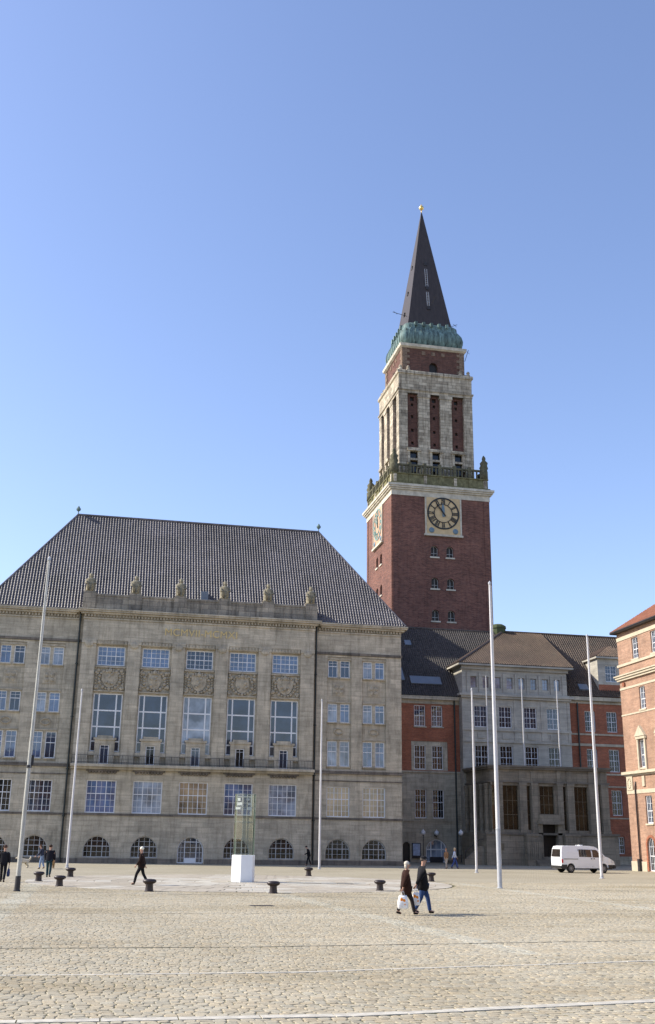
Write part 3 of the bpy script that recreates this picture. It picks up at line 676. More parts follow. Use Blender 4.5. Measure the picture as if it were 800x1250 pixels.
def tower():
    Wm = 7.63; FR = faces_of(TC, Wm)
    m = MB(); wu = [-1.15, 1.25]; wz = [(32.7, 34.35), (37.5, 39.15), (42.3, 44.0)]
    for i, fr in enumerate(FR):
        hs = [(u-0.55, u+0.55, a, b, b-0.5) for u in wu for a, b in wz] if i < 2 else []
        wall(m, fr, -Wm, Wm, 0, 51.5, hs, 0.5)
    sh = obj('brick_shaft', m, BRICK_T, TW)
    for fr in FR[:2]:
        for u in wu:
            for a, b in wz:
                window(TW, fr, u-0.55, u+0.55, a, b, (0.5,), (0.35,), (1, 1), zs=b-0.5, gm=DOORM, d=-0.42, fw=0.06, bw=0.05, fm=GREYW)
                q = MB(); fbox(q, fr, u-0.72, u+0.72, a-0.22, a-0.003, -0.3, 0.14); obj('window_sill', q, STONE_C, TW)
    q = MB()
    for fr in FR:
        for s_ in (-1, 1): fbox(q, fr, min(s_*(Wm-0.9), s_*(Wm-0.12)), max(s_*(Wm-0.9), s_*(Wm-0.12)), 0, 51.5, 0.003, 0.07)
    obj('corner_strip', q, BRICK_T, TW)
    q = MB()
    for z0, z1, w_ in ((51.5, 52.35, 7.72), (52.351, 52.6, 7.95), (52.601, 52.85, 8.15), (52.851, 53.2, 8.3)): q.ring([square(TC, w_, z0), square(TC, w_, z1)])
    obj('cornice', q, STONE_C, TW)
    # clocks
    for i, fr in enumerate(FR[:2]):
        cu, cz = (0.28, 49.05) if i == 0 else (-0.25, 49.05)
        q = MB(); fbox(q, fr, cu-2.85, cu+2.85, 45.75, 51.495, 0.003, 0.12); c = obj('clock', q, CLOCKF if i == 0 else CLOCKR, TW)
        q = MB()
        for a, b, z0, z1 in ((-2.85, -2.62, 45.75, 51.49), (2.62, 2.85, 45.75, 51.49)): fbox(q, fr, cu+a, cu+b, z0, z1, 0.121, 0.2)
        fbox(q, fr, cu-3.0, cu+3.0, 45.45, 45.745, 0.003, 0.35); obj('clock_surround', q, STONE_C, c)
        dm = BLACKF if i == 0 else VERDI
        q = MB(); n = 48
        for r0, r1 in ((2.28, 2.50), (1.36, 1.46)):
            for k in range(n):
                a, b = 2*math.pi*k/n, 2*math.pi*(k+1)/n
                prism(q, fr, [(cu+r*math.sin(x), cz+r*math.cos(x)) for r, x in ((r0, a), (r0, b), (r1, b), (r1, a))], 0.122, 0.2)
        for h in range(1, 13): roman(q, fr, cu, cz, h, h*math.pi/6, 1.46, 2.28, 0.124, 0.18)
        obj('clock_dial', q, dm, c)
        for nm, ang, L, wd, mt in (('hour_hand', R(357), 1.55, 0.42, HANDB if i == 0 else VERDI), ('minute_hand', R(324), 2.1, 0.22, dm)):
            q = MB(); er = Vector((math.sin(ang), math.cos(ang))); et = Vector((er.y, -er.x)); dz = 0.22 if nm[0] == 'h' else 0.29
            prism(q, fr, [(cu+p.x, cz+p.y) for p in (er*-0.55+et*wd*.4, er*-0.55-et*wd*.4, er*L*.6-et*wd*.5, er*L, er*L*.6+et*wd*.5)], dz, dz+0.05); obj(nm, q, mt, c)
        for s_ in (-1, 1):
            q = MB(); P = fr.at(cu+s_*1.85, 46.35, 0.16); q.ball(P, 0.42, 14, 8, (1, 0.3, 1) if i == 0 else (0.3, 1, 1)); obj('clock_roundel', q, HANDB, c, smooth=True)
    # gallery with mossy parapet
    q = MB(); q.ring([square(TC, 7.85, 53.2), square(TC, 7.85, 53.5), square(TC, 7.55, 53.55), square(TC, 7.5, 54.9), square(TC, 7.65, 54.95), square(TC, 7.65, 55.1)]); obj('gallery_parapet', q, MOSSY, TW)
    q = MB(); q2 = MB()
    for fr in faces_of(TC, 7.5):
        for k in range(25):
            u = -7.1+14.2*k/24; big = k % 4 == 0
            if big: fbox(q, fr, u-0.24, u+0.24, 55.1, 56.9, -0.42, -0.02)
            else: fbox(q, fr, u-0.10, u+0.10, 55.1, 56.35, -0.32, -0.1)
        fbox(q, fr, -7.3, 7.3, 56.351, 56.6, -0.4, -0.04)
        for k in range(0, 25, 4): u = -7.1+14.2*k/24; q2 = MB(); fbox(q2, fr, u-0.22, u+0.22, 53.6, 54.85, -0.3, 0.16); obj('parapet_bracket', q2, MOSSY if k % 8 else STONE_T, TW)
    obj('balustrade', q, MOSSY_D, TW)
    for sx, sy in ((-1, -1), (1, -1), (-1, 1), (1, 1)):
        q = MB(); x, y = TC[0]+sx*7.15, TC[1]+sy*7.15; n = 14
        q.ring([[(x+rr*(1+0.12*math.sin(3*a+zz))*math.cos(a), y+rr*(1+0.12*math.cos(4*a+zz))*math.sin(a), zz) for a in [2*math.pi*j/n for j in range(n)]] for rr, zz in ((0.62, 55.1), (0.62, 56.5), (0.48, 56.6), (0.66, 57.1), (0.50, 57.5), (0.60, 57.9), (0.24, 58.3), (0.30, 58.55), (0.24, 58.8), (0.06, 59.1))])
        obj('corner_statue', q, MOSSY_D, TW, smooth=True)
    # belfry shaft: stone piers, brick between
    Ws = 6.0; FS = faces_of(TC, Ws)
    m = MB(); q = MB()
    zt = 69.0; fx = [0, .118, .265, .415, .56, .715, .86, 1.0]; U = [-Ws+2*Ws*f for f in fx]
    for i, fr in enumerate(FS):
        rec = fr.off(-0.55); holes = []
        for a, b in ((1, 2), (3, 4), (5, 6)):
            c = (U[a]+U[b])/2
            holes += [(c-0.2, c+0.2, z, z+0.5) for z in (60.6, 62.7, 65.0, 67.0)] + [(c-0.32, c+0.32, 67.9, 68.6)]
        wall(m, rec, -Ws+0.5, Ws-0.5, 53.3, zt, holes, 0.4)
        for (a, b) in ((0, 1), (2, 3), (4, 5), (6, 7)):
            u0, u1 = U[a], U[b]
            if (a, b) in ((0, 1),): u0 = -Ws
            if a in (2, 4):
                fbox(q, fr, u0, u1, 53.3, 68.4, -0.56, 0.02); fbox(q, fr, u0-0.12, u1+0.12, 68.401, 68.995, -0.5, 0.12)
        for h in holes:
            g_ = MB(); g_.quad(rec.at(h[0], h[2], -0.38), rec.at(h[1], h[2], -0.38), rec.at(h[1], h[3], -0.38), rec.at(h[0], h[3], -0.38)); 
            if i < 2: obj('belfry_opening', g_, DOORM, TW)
        for (a, b) in ((1, 2), (3, 4), (5, 6)):
            if i > 1: continue
            c = (U[a]+U[b])/2; h = MB(); f2 = fr.off(-0.5)
            fbox(h, f2, c-1.0, c-0.62, 56.6, 59.3, 0, 0.75); fbox(h, f2, c+0.62, c+1.0, 56.6, 59.3, 0, 0.75); fbox(h, f2, c-1.1, c+1.1, 59.301, 59.75, 0, 0.95); fbox(h, f2, c-0.62, c+0.62, 57.8, 58.1, 0, 0.72)
            ho = obj('hooded_window', h, STONE_T, TW)
            h = MB(); fbox(h, f2, c-0.62, c+0.62, 56.0, 57.78, 0.003, 0.2); fbox(h, f2, c-0.62, c+0.62, 58.12, 59.29, 0.003, 0.2); obj('pane', h, GL_D, ho)
    for sx, sy in ((-1, -1), (1, -1), (-1, 1), (1, 1)):
        a = 1.42; x0, x1 = sorted((TC[0]+sx*Ws, TC[0]+sx*(Ws-a))); y0, y1 = sorted((TC[1]+sy*Ws, TC[1]+sy*(Ws-a))); q.box(x0, x1, y0, y1, 53.3, 68.99)
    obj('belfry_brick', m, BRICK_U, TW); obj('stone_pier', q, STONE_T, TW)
    q = MB()
    q.ring([square(TC, 6.05, 69.0), square(TC, 6.05, 69.4), square(TC, 6.2, 69.45), square(TC, 6.2, 69.7), square(TC, 5.98, 69.72), square(TC, 6.0, 72.2), square(TC, 6.2, 72.3), square(TC, 6.2, 72.75), square(TC, 6.0, 72.9)])
    for sx, sy in ((-1, -1), (1, -1), (-1, 1)):
        for dx, dy in ((0, 0), (-sx*1.3, 0), (0, -sy*1.3)): q.lathe((TC[0]+sx*5.6+dx, TC[1]+sy*5.6+dy, 72.85), [(0.34, 0), (0.34, 0.35), (0.2, 0.5), (0.3, 0.7), (0.15, 0.95), (0.02, 1.0)], 8)
    obj('entablature', q, STONE_T, TW)
    Wu = 5.1; FU = faces_of(TC, Wu); m = MB()
    for i, fr in enumerate(FU): wall(m, fr, -Wu, Wu, 72.8, 77.4, [(-0.7, 0.7, 73.0, 75.0, 74.3)] if i < 2 else [], 0.5)
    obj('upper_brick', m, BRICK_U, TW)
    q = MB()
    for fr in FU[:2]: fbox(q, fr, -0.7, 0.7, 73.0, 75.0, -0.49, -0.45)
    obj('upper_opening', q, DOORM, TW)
    for i, fr in enumerate(FU):
        for k in range(9):
            w_ = 1.2 if k % 2 else 0.75
            for s_ in (-1, 1): q = MB(); fbox(q, fr, min(s_*Wu, s_*(Wu-w_)), max(s_*Wu, s_*(Wu-w_)), 72.9+k*0.5, 73.38+k*0.5, 0.003, 0.09); obj('quoin', q, BRICKST, TW)
        for u in (-1.6, 0, 1.6): q = MB(); fbox(q, fr, u-0.3, u+0.3, 76.2, 76.8, 0.003, 0.08); obj('brick_panel', q, BRICKST, TW)
    q = MB(); q.ring([square(TC, 5.2, 77.2), square(TC, 5.5, 77.4), square(TC, 5.55, 77.85), square(TC, 5.2, 77.95)]); obj('cornice', q, STONE_C, TW)
    # copper collar
    q = MB(); prof = [(4.65, 77.95), (5.0, 78.3), (5.25, 78.9), (5.3, 79.5), (5.15, 80.2), (4.85, 80.8), (4.55, 81.3), (4.5, 81.9), (4.2, 82.25), (3.6, 82.4)]
    q.ring([square(TC, w_, z, 0.9, 5) for w_, z in prof]); cc = obj('copper_collar', q, COPPER, TW, smooth='auto')
    q = MB()
    for fr in faces_of(TC, 0):
        for k in range(9):
            u = -4.0+k; q.tube([fr.at(u*(w_/5.3), z, w_+0.02) for w_, z in prof[:8]], 0.07, 5)
        for k in range(5): u = -2.6+1.3*k; fbox(q, fr, u-0.22, u+0.22, 81.6, 82.3, 3.9, 4.75)
    obj('copper_seam', q, COPPER, cc)
    q = MB(); q.ring([square(TC, 3.75, 82.2), square(TC, 3.55, 83.2), square(TC, 0.12, 105.6), square(TC, 0.04, 106.0)]); sp = obj('spire', q, SPIRE, TW)
    q = MB()
    for fr in faces_of(TC, 0)[:2]:
        for z in (85.5, 89.5, 94.5):
            w_ = 3.55*(105.6-z)/22.4; fbox(q, fr, -0.25, 0.25, z, z+0.6, w_-0.5, w_+0.15)
    obj('spire_hatch', q, IRON, sp)
    q = MB(); fr = faces_of(TC, 0)[0]
    for za, zb in ((86.3, 89.0), (90.2, 93.8)):
        wa, wb = [3.55*(105.6-z)/22.4+0.03 for z in (za, zb)]
        for sx in (-0.18, 0.18): q.tube([fr.at(sx, za, wa), fr.at(sx, zb, wb)], 0.05, 5)
        for k in range(10):
            t_ = k/9; q.tube([fr.at(-0.18, za+(zb-za)*t_, wa+(wb-wa)*t_), fr.at(0.18, za+(zb-za)*t_, wa+(wb-wa)*t_)], 0.04, 4)
    obj('ladder', q, POLE_G, sp)
    q = MB(); q.tube([(*TC, 105.8), (*TC, 106.5)], 0.08, 6); q.ball((*TC, 106.85), 0.42, 14, 10); q.ball((*TC, 107.4), 0.14, 8, 6); obj('gilded_ball', q, GOLD, sp, smooth=True)
    q = MB()
    for P, D in (((TC[0]-3.4, TC[1]-2, 84.5), (-2.4, 0, .5)), ((TC[0]+3.2, TC[1]-2, 83.0), (2.0, -0.2, .9)), ((TC[0]+5.4, TC[1]-4.8, 76.0), (0.6, -0.2, 2.0)), ((TC[0]+0.3, TC[1]-3.3, 86.2), (0.5, -1.2, 1.2))):
        q.tube([P, Vector(P)+Vector(D)], 0.045, 5); e = Vector(P)+Vector(D)*0.8; q.tube([e-Vector((0.3, 0, -.25)), e+Vector((0.3, 0, -.25))], 0.03, 4)
    obj('antenna', q, IRON, sp)
CLOCKF = plain('cream clock panel', (0.58, 0.44, 0.25), 0.7, 0.2, 0.12, 1.5)
CLOCKR = plain('pinkish clock panel', (0.55, 0.33, 0.22), 0.8, 0.2, 0.12, 1.5)
BLACKF = plain('black clock metal', (0.018, 0.020, 0.020), 0.5, 0.4, 0.2, 2)
VERDI = plain('verdigris clock metal', (0.17, 0.27, 0.24), 0.6, 0.4, 0.3, 2)
HANDB = plain('blue grey metal', (0.13, 0.20, 0.25), 0.4, 0.4, 0.15, 2)
BRICKST = plain('worn brick quoin', (0.20, 0.145, 0.105), 0.9, 0.2, 0.5, 2.5, bstr=0.4)
tower()

# ------------------------------------------------------------------ link wing, stone pavilion and right brick wing
def wing_windows(par, fr, lst, **kw):
    for x0, x1, z0, z1 in lst: window(par, fr, x0, x1, z0, z1, **kw)
LK = thing('link_wing', 'red brick link wing with dark tiled roof between the sandstone hall and the pavilion', 'building', (34.5, 118.3, 0))
def link():
    F = Fr((0, 118.3, 0), (1, 0, 0), (0, -1, 0)); x0, x1 = 28.9, 40.55
    wp = [(34.98, 36.35), (37.1, 38.45)]
    m = MB(); wall(m, F, x0, x1, 10.02, 17.7, [(a, b, 15.1, 17.55) for a, b in wp] + [(34.6, 39.0, 10.1, 13.4)], 0.3); obj('brick_wall', m, BRICK_W, LK)
    m = MB(); wall(m, F, x0, x1, 0, 10.02, [(a, b, 4.8, 8.0) for a, b in wp] + [(36.2, 38.7, 0.02, 2.55, 1.3), (33.5, 34.35, 0.02, 2.2, 1.8)], 0.35)
    f2 = F.off(-0.06); wall(m, f2, 34.6, 39.0, 10.1, 13.4, [(a, b, 10.2, 12.95) for a, b in wp], 0.25)
    wall(m, F, x0, x1, 17.7, 18.6, [], 0)
    obj('stone_wall', m, STONE, LK); m = MB(); m.quad((x0, 132, 0), (x1, 132, 0), (x1, 132, 18.6), (x0, 132, 18.6)); obj('rear_wall', m, STONE, LK)
    wing_windows(LK, F, [(a, b, 15.1, 17.55) for a, b in wp], gm=GL_B, rows=(0.5,), sub=(2, 2))
    wing_windows(LK, f2, [(a, b, 10.2, 12.95) for a, b in wp], gm=GL_D, rows=(0.5,), sub=(2, 2), d=-0.18)
    wing_windows(LK, F, [(a, b, 4.8, 8.0) for a, b in wp], gm=GL_D, rows=(0.55,), sub=(2, 2))
    o = window(LK, F, 36.2, 38.7, 0.04, 2.55, (0.25, 0.75), (0.55,), (2, 1), zs=1.3, gm=GL_C, name='arched_door', d=-0.2, fw=0.14, bw=0.14)
    q = MB(); archring(q, F, 36.2, 38.7, 0.02, 1.3, 2.55, 0.3, 0.003, 0.06); obj('door_arch', q, STONE, LK)
    q = MB(); fbox(q, F, 33.5, 34.35, 0.02, 2.2, -0.34, -0.3); obj('side_door', q, DOORM, LK)
    q = MB(); fbox(q, F, 36.7, 38.2, 0.02, 0.62, -0.19, -0.05); obj('door_panel', q, IRON, o)
    q = MB(); fbox(q, F, x0, x1, 4.45, 4.62, 0.003, 0.1); fbox(q, F, x0, x1, 9.85, 10.018, 0.003, 0.14); fbox(q, F, x0, x1, 17.75, 17.9, 0.003, 0.1); fbox(q, F, x0, x1-0.0, 18.2, 18.6, 0.003, 0.42)
    for a, b in wp: fbox(q, F, a-0.1, b+0.1, 14.95, 15.095, 0.003, 0.14); fbox(q, F, a-0.08, b+0.08, 4.66, 4.795, 0.003, 0.12)
    obj('string_course', q, STONE, LK)
    yF, zE, yR, zR = 117.9, 18.62, 126.0, 28.2; run, ris = yR-yF, zR-zE; V = math.hypot(run, ris)
    ro = roof_obj('roof', [dict(O=(x0-0.0, yF, zE), u=(1, 0, 0), v=(0, run, ris), L=23.0, V=V, p=0.28), dict(O=(52, 134.1, zE), u=(-1, 0, 0), v=(0, -run, ris), L=23.0, V=V, p=0.56, c=1.2)], TILE_L, LK)
    sl_ = Vector((0, run, ris)).normalized(); nn = Vector((0, -ris, run)).normalized()
    for (a, b, v0, v1) in ((34.9, 38.7, 1.9, 3.2), (35.5, 36.3, 9.0, 9.9), (33.6, 34.2, 2.4, 4.6)):
        q = MB(); O = Vector((0, yF, zE))
        P = [Vector((x, 0, 0))+O+sl_*v_+nn*d_ for d_ in (0.0, 0.2) for x, v_ in ((a, v0), (b, v0), (b, v1), (a, v1))]
        q.ring([P[:4], P[4:]]); obj('skylight', q, LEAD, ro)
    q = MB(); q.tube([(x0, yR, zR+.06), (52, yR, zR+.06)], 0.14, 6); obj('ridge_tile', q, TILE_L, ro)
    q = MB(); q.tube([(39.9, 118.15, 0.05), (39.9, 118.15, 18.3)], 0.10, 8); obj('drain_pipe', q, PIPE, LK)
    # covered skirting and white notice board
    q = MB(); fbox(q, F, x0, 33.4, 0, 0.4, 0.003, 0.14); obj('plinth', q, STONE_D, LK)
    t = thing('notice_board', 'glazed notice board with a pale poster beside the arched white door', 'notice board', (35.05, 118.1, 0.4))
    q = MB(); fbox(q, F, 34.55, 35.55, 0.45, 2.1, 0.02, 0.16); obj('board_case', q, IRON, t)
    q = MB(); fbox(q, F, 34.64, 35.46, 0.75, 2.02, 0.161, 0.17); obj('poster', q, POSTER, t)
TILE_L = tilemat('near black pantile', (0.060, 0.052, 0.047), 0.5, 0.25, 0.2)
POSTER = plain('pale blue poster', (0.42, 0.50, 0.66), 0.7, 0.2, 0.3, 3)
link()

PV = thing('stone_pavilion', 'grey stone pavilion with brown hip roof and a row of eight small attic windows', 'building', (47.3, 117.2, 0))
def pavilion():
    F = Fr((0, 117.2, 0), (1, 0, 0), (0, -1, 0)); x0, x1 = 40.5, 54.05
    XS = [42.8, 45.85, 49.0, 51.9]; sm = [42.08+1.51*i for i in range(8)]
    m = MB(); wall(m, F, x0, x1, 0, 18.6, [(x-0.8, x+0.8, z0, z1) for x in XS for z0, z1 in ((15.15, 17.65), (10.35, 13.1))], 0.25)
    wall(m, F.off(-0.15), x0+0.15, x1-0.15, 19.2, 22.3, [(x-0.38, x+0.38, 19.75, 21.1) for x in sm], 0.25)
    for X in (x0, x1): m.quad((X, 117.2, 0), (X, 126, 0), (X, 126, 18.6), (X, 117.2, 18.6))
    for X in (x0+.15, x1-.15): m.quad((X, 117.35, 18.6), (X, 126, 18.6), (X, 126, 22.3), (X, 117.35, 22.3))
    obj('wall', m, STONE2, PV)
    wing_windows(PV, F, [(x-0.8, x+0.8, 15.15, 17.65) for x in XS], gm=GL_B, rows=(0.5,), sub=(2, 2))
    wing_windows(PV, F, [(x-0.8, x+0.8, 10.35, 13.1) for x in XS], gm=GL_D, rows=(0.5,), sub=(2, 2))
    wing_windows(PV, F.off(-0.15), [(x-0.38, x+0.38, 19.75, 21.1) for x in sm], gm=GL_C, cols=(), rows=(), sub=(2, 3), fw=0.06, fm=TRIMD)
    q = MB()
    fbox(q, F, x0-0.15, x1+0.15, 18.5, 18.75, 0.003, 0.3); fbox(q, F, x0-0.4, x1+0.4, 18.751, 19.0, -0.4, 0.5); fbox(q, F, x0, x1, 19.001, 19.195, -0.15, 0.1)
    fbox(q, F, x0-0.05, x1+0.05, 14.75, 15.0, 0.003, 0.14); fbox(q, F, x0-0.05, x1+0.05, 13.4, 13.6, 0.003, 0.16)
    fbox(q, F, x0, x1, 21.9, 22.29, -0.14, 0.1); fbox(q, F, x0-0.5, x1+0.5, 22.3, 22.5, -0.5, 0.6)
    q.box(x0-0.5, x0+0.14, 117.75, 121, 22.3, 22.5)
    for x in XS: fbox(q, F, x-0.45, x+0.45, 13.85, 14.5, 0.003, 0.08)
    for k in range(5): u = x0+(x1-x0)*k/4; fbox(q, F, max(x0, u-0.35), min(x1, u+0.35), 13.7, 18.4, 0.003, 0.06)
    for u in [sm[0]-0.75] + [s_+0.755 for s_ in sm]: fbox(q, F, max(x0+.2, u-0.14), min(x1-.2, u+0.14), 19.2, 21.5, -0.147, -0.02)
    obj('moulding', q, STONE2, PV)
    yF, zE, yR, zR = 116.6, 22.52, 125.9, 28.35; run, ris = yR-yF, zR-zE; V = math.hypot(run, ris); k = V/run
    xa, xb = x0-0.5, x1+0.5
    L = xb-xa
    ro = roof_obj('roof', [dict(O=(xa, yF, zE), u=(1, 0, 0), v=(0, run, ris), L=xb+9-xa, V=V, kl=k, p=0.30, cut=lambda x: 99 if x < L else max(0.0, V*0.0+ (V - (x-L)*k*0.0) if False else (99 if x < L else 0.0))),
                           dict(O=(xa, yF+2*run, zE), u=(0, -1, 0), v=(run, 0, ris), L=2*run, V=V, kl=k, kr=k, p=0.30)], TILE_B, PV)
    q = MB(); q.tube([(xa, yF, zE+.06), (xa+run, yR, zR+.06)], 0.16, 6); q.tube([(xa+run, yR, zR+.06), (xb, yR, zR+.06)], 0.14, 6); obj('ridge_tile', q, TILE_B, ro)
    q = MB(); q.add([(xb, yF, zE), (xb, yR, zR), (xb, yR, zE)], [(0, 1, 2)]); obj('gable_cheek', q, STONE2, PV)
    # copper lantern on the ridge
    q = MB(); q.lathe((48.9, 126.4, 27.8), [(0.95, 0), (0.95, 1.0), (1.05, 1.05), (1.0, 1.35), (0.6, 1.6), (0.05, 1.7)], 12); obj('ridge_turret', q, GREENBOX, ro)
TRIMD = plain('brownish window paint', (0.30, 0.27, 0.23), 0.6, 0.3, 0.1, 2)
pavilion()

PO = thing('entrance_portico', 'tall stone portico with high glazed windows, dark doorway and flagpole terrace before the pavilion', 'portico', (47.6, 109.5, 0))
def portico():
    F = Fr((0, 109.5, 0), (1, 0, 0), (0, -1, 0)); x0, x1 = 40.8, 54.45
    S = Fr((x0, 0, 0), (0, 1, 0), (-1, 0, 0)); E = Fr((x1, 0, 0), (0, 1, 0), (1, 0, 0))
    wn = [(40.95+0.0, 41.45), (42.2, 44.0), (44.95, 45.4), (46.45, 48.15), (49.15, 49.55), (50.45, 52.1), (53.15, 53.55)]
    m = MB()
    wall(m, F.off(0.35), x0-0.7, x1+0.75, 0, 3.3, [(46.45, 48.15, 0.9, 3.3)], 0.6)
    for X, fr in ((x0-0.7, None), (x1+0.75, None)): m.quad((X, 109.15, 0), (X, 117.1, 0), (X, 117.1, 3.3), (X, 109.15, 3.3))
    m.quad((x0-0.7, 109.15, 3.3), (x1+0.75, 109.15, 3.3), (x1+0.75, 109.5, 3.3), (x0-0.7, 109.5, 3.3)); m.quad((x0-0.7, 109.5, 3.3), (x0, 109.5, 3.3), (x0, 117.1, 3.3), (x0-0.7, 117.1, 3.3)); m.quad((x1, 109.5, 3.3), (x1+0.75, 109.5, 3.3), (x1+0.75, 117.1, 3.3), (x1, 117.1, 3.3))
    for i, (a, b) in enumerate(wn):
        pass
    wall(m, F, x0, x1, 3.3, 10.2, [(a, b, 3.6 if i != 3 else 5.25, 8.2) for i, (a, b) in enumerate(wn)] + [(46.45, 48.15, 3.3, 4.2)], 0.4)
    wall(m, S, 109.5, 117.15, 3.3, 10.2, [(110.6+1.6*k, 111.3+1.6*k, 3.6, 8.2) for k in range(4)], 0.4)
    wall(m, E, 109.5, 117.15, 3.3, 10.2, [], 0.4)
    m.quad((x0, 109.5, 10.2), (x1, 109.5, 10.2), (x1, 117.15, 10.2), (x0, 117.15, 10.2))
    obj('wall', m, STONE2W, PO)
    for i, (a, b) in enumerate(wn):
        z0 = 3.6 if i != 3 else 5.25; big = b-a > 1
        window(PO, F, a, b, z0, 8.2, (1/3, 2/3) if big else (), (0.34, 0.66), (1, 1), gm=GL_P, d=-0.3, fw=0.04, bw=0.04, fm=BRONZE, name='tall_window')
    for k in range(4): window(PO, S, 110.6+1.6*k, 111.3+1.6*k, 3.6, 8.2, (), (0.34, 0.66), (1, 1), gm=GL_P, d=-0.3, fw=0.04, bw=0.04, fm=BRONZE, name='tall_window')
    # pilasters with capitals
    pos = [x0+0.0, 41.5, 44.05, 45.42, 48.2, 49.57, 52.15, 53.6]
    for i, u in enumerate([(x0-0.02, 40.93), (41.47, 42.18), (44.02, 44.93), (45.42, 46.2), (48.4, 49.13), (49.57, 50.43), (52.12, 53.13), (53.57, x1+0.02)]):
        q = MB(); fbox(q, F, u[0]+0.05, u[1]-0.05, 3.6, 8.25, 0.003, 0.24); fbox(q, F, u[0]-0.02, u[1]+0.02, 3.3, 3.62, 0.004, 0.32); fbox(q, F, u[0]-0.0, u[1]+0.0, 8.25, 8.5, 0.004, 0.30); fbox(q, F, u[0]+0.08, u[1]-0.08, 8.5, 9.85, 0.003, 0.12)
        obj('pilaster', q, STONE2W, PO)
    for k in range(5):
        q = MB(); y = 110.2+1.6*k; q.lathe((x0-0.18, y, 3.3), [(0.32, 0), (0.32, 0.25), (0.25, 0.3), (0.22, 4.6), (0.3, 4.75), (0.34, 5.1)], 12); obj('side_column', q, STONE2W, PO, smooth='auto')
    q = MB()
    for fr, a, b in ((F, x0-0.2, x1+0.2), (S, 109.3, 117.1)):
        e = 0.0 if fr is F else 0.001
        fbox(q, fr, a-0.1 if fr is F else 109.5, b+0.1 if fr is F else b, 9.9+e, 10.1, -0.001, 0.35); fbox(q, fr, a-0.25 if fr is F else 109.5, b+0.25 if fr is F else b, 10.101, 10.3-e, -0.3, 0.5)
        fbox(q, fr, a if fr is F else 109.5, b if fr is F else b, 8.5+e, 8.68, 0.002, 0.22)
    fbox(q, F, x0-0.85, x1+0.9, 3.1, 3.32, 0.352, 0.5)
    obj('cornice', q, STONE_D2, PO)
    # doorway
    q = MB(); fbox(q, F, 45.95, 46.44, 0.9, 4.2, 0.1, 0.5); fbox(q, F, 48.16, 48.65, 0.9, 4.2, 0.1, 0.5); fbox(q, F, 45.9, 48.7, 4.2, 4.5, -0.3, 0.95); fbox(q, F, 46.1, 48.5, 4.5, 5.2, -0.3, 0.6); obj('door_canopy', q, STONE2W, PO)
    q = MB(); fbox(q, F, 46.45, 48.15, 0.9, 4.2, -0.39, -0.3); fbox(q, F, 47.27, 47.33, 0.9, 4.2, -0.299, -0.26); obj('doorway', q, DOORM, PO)
    for a, b in ((44.3, 45.9), (48.7, 50.3)):
        q = MB(); fbox(q, F, a, b, 0, 3.0, 0.36, 1.15); fbox(q, F, a-0.08, b+0.08, 3.001, 3.2, 0.355, 1.25)
        n = 6
        for k in range(n): fbox(q, F, a+0.1+(b-a-0.2)*k/n, a+0.1+(b-a-0.2)*(k+0.6)/n, 0.5, 2.8, 1.15, 1.22)
        obj('door_pedestal', q, STONE2W, PO)
    q = MB()
    for k in range(6): fbox(q, F, 45.2, 49.4, 0.0, 0.15*(6-k), 0.36+0.34*k, 0.36+0.34*(k+1)-0.002)
    obj('front_steps', q, STONE_D2, PO)
    # low flight along the left flank, cheek wall and handrail at its front end
    q = MB()
    for k in range(6): q.box(38.0+0.34*k, 38.0+0.34*(k+1)-0.002, 110.3, 117.0, 0, 0.15*(k+1))
    obj('side_steps', q, STONE2W, PO)
    q = MB(); q.ring([[(37.9, y, 0), (40.08, y, 0), (40.08, y, 1.9), (39.6, y, 1.9), (37.9, y, 0.5)] for y in (109.9, 110.25)]); obj('cheek_wall', q, STONE2W, PO)
    q = MB(); q.tube([(38.0, 110.07, 0.45), (38.0, 110.07, 1.3), (39.7, 110.07, 2.6), (40.05, 110.07, 2.6)], 0.04, 6); obj('handrail', q, IRON, PO)
    q = MB(); fbox(q, F, 41.4, 42.0, 1.5, 2.2, 0.352, 0.42); obj('wall_plaque', q, BRONZE, PO)
STONE2W = brickmat('weathered portico stone', (0.34, 0.295, 0.225), (0.25, 0.22, 0.17), (0.18, 0.16, 0.125), 1.3, 0.6, 0.012, (0.6, 0.58, 0.55), 0.6, streak=0.8)
STONE_D2 = brickmat('sooty portico stone', (0.25, 0.22, 0.175), (0.18, 0.16, 0.13), (0.12, 0.11, 0.09), 1.3, 0.6, 0.012, (0.6, 0.58, 0.55), 0.6)
BRONZE = plain('dull bronze frame', (0.16, 0.13, 0.085), 0.5, 0.4, 0.2, 3)
GL_P = glass('brown portico glass', (0.035, 0.024, 0.010), 1.6)
portico()

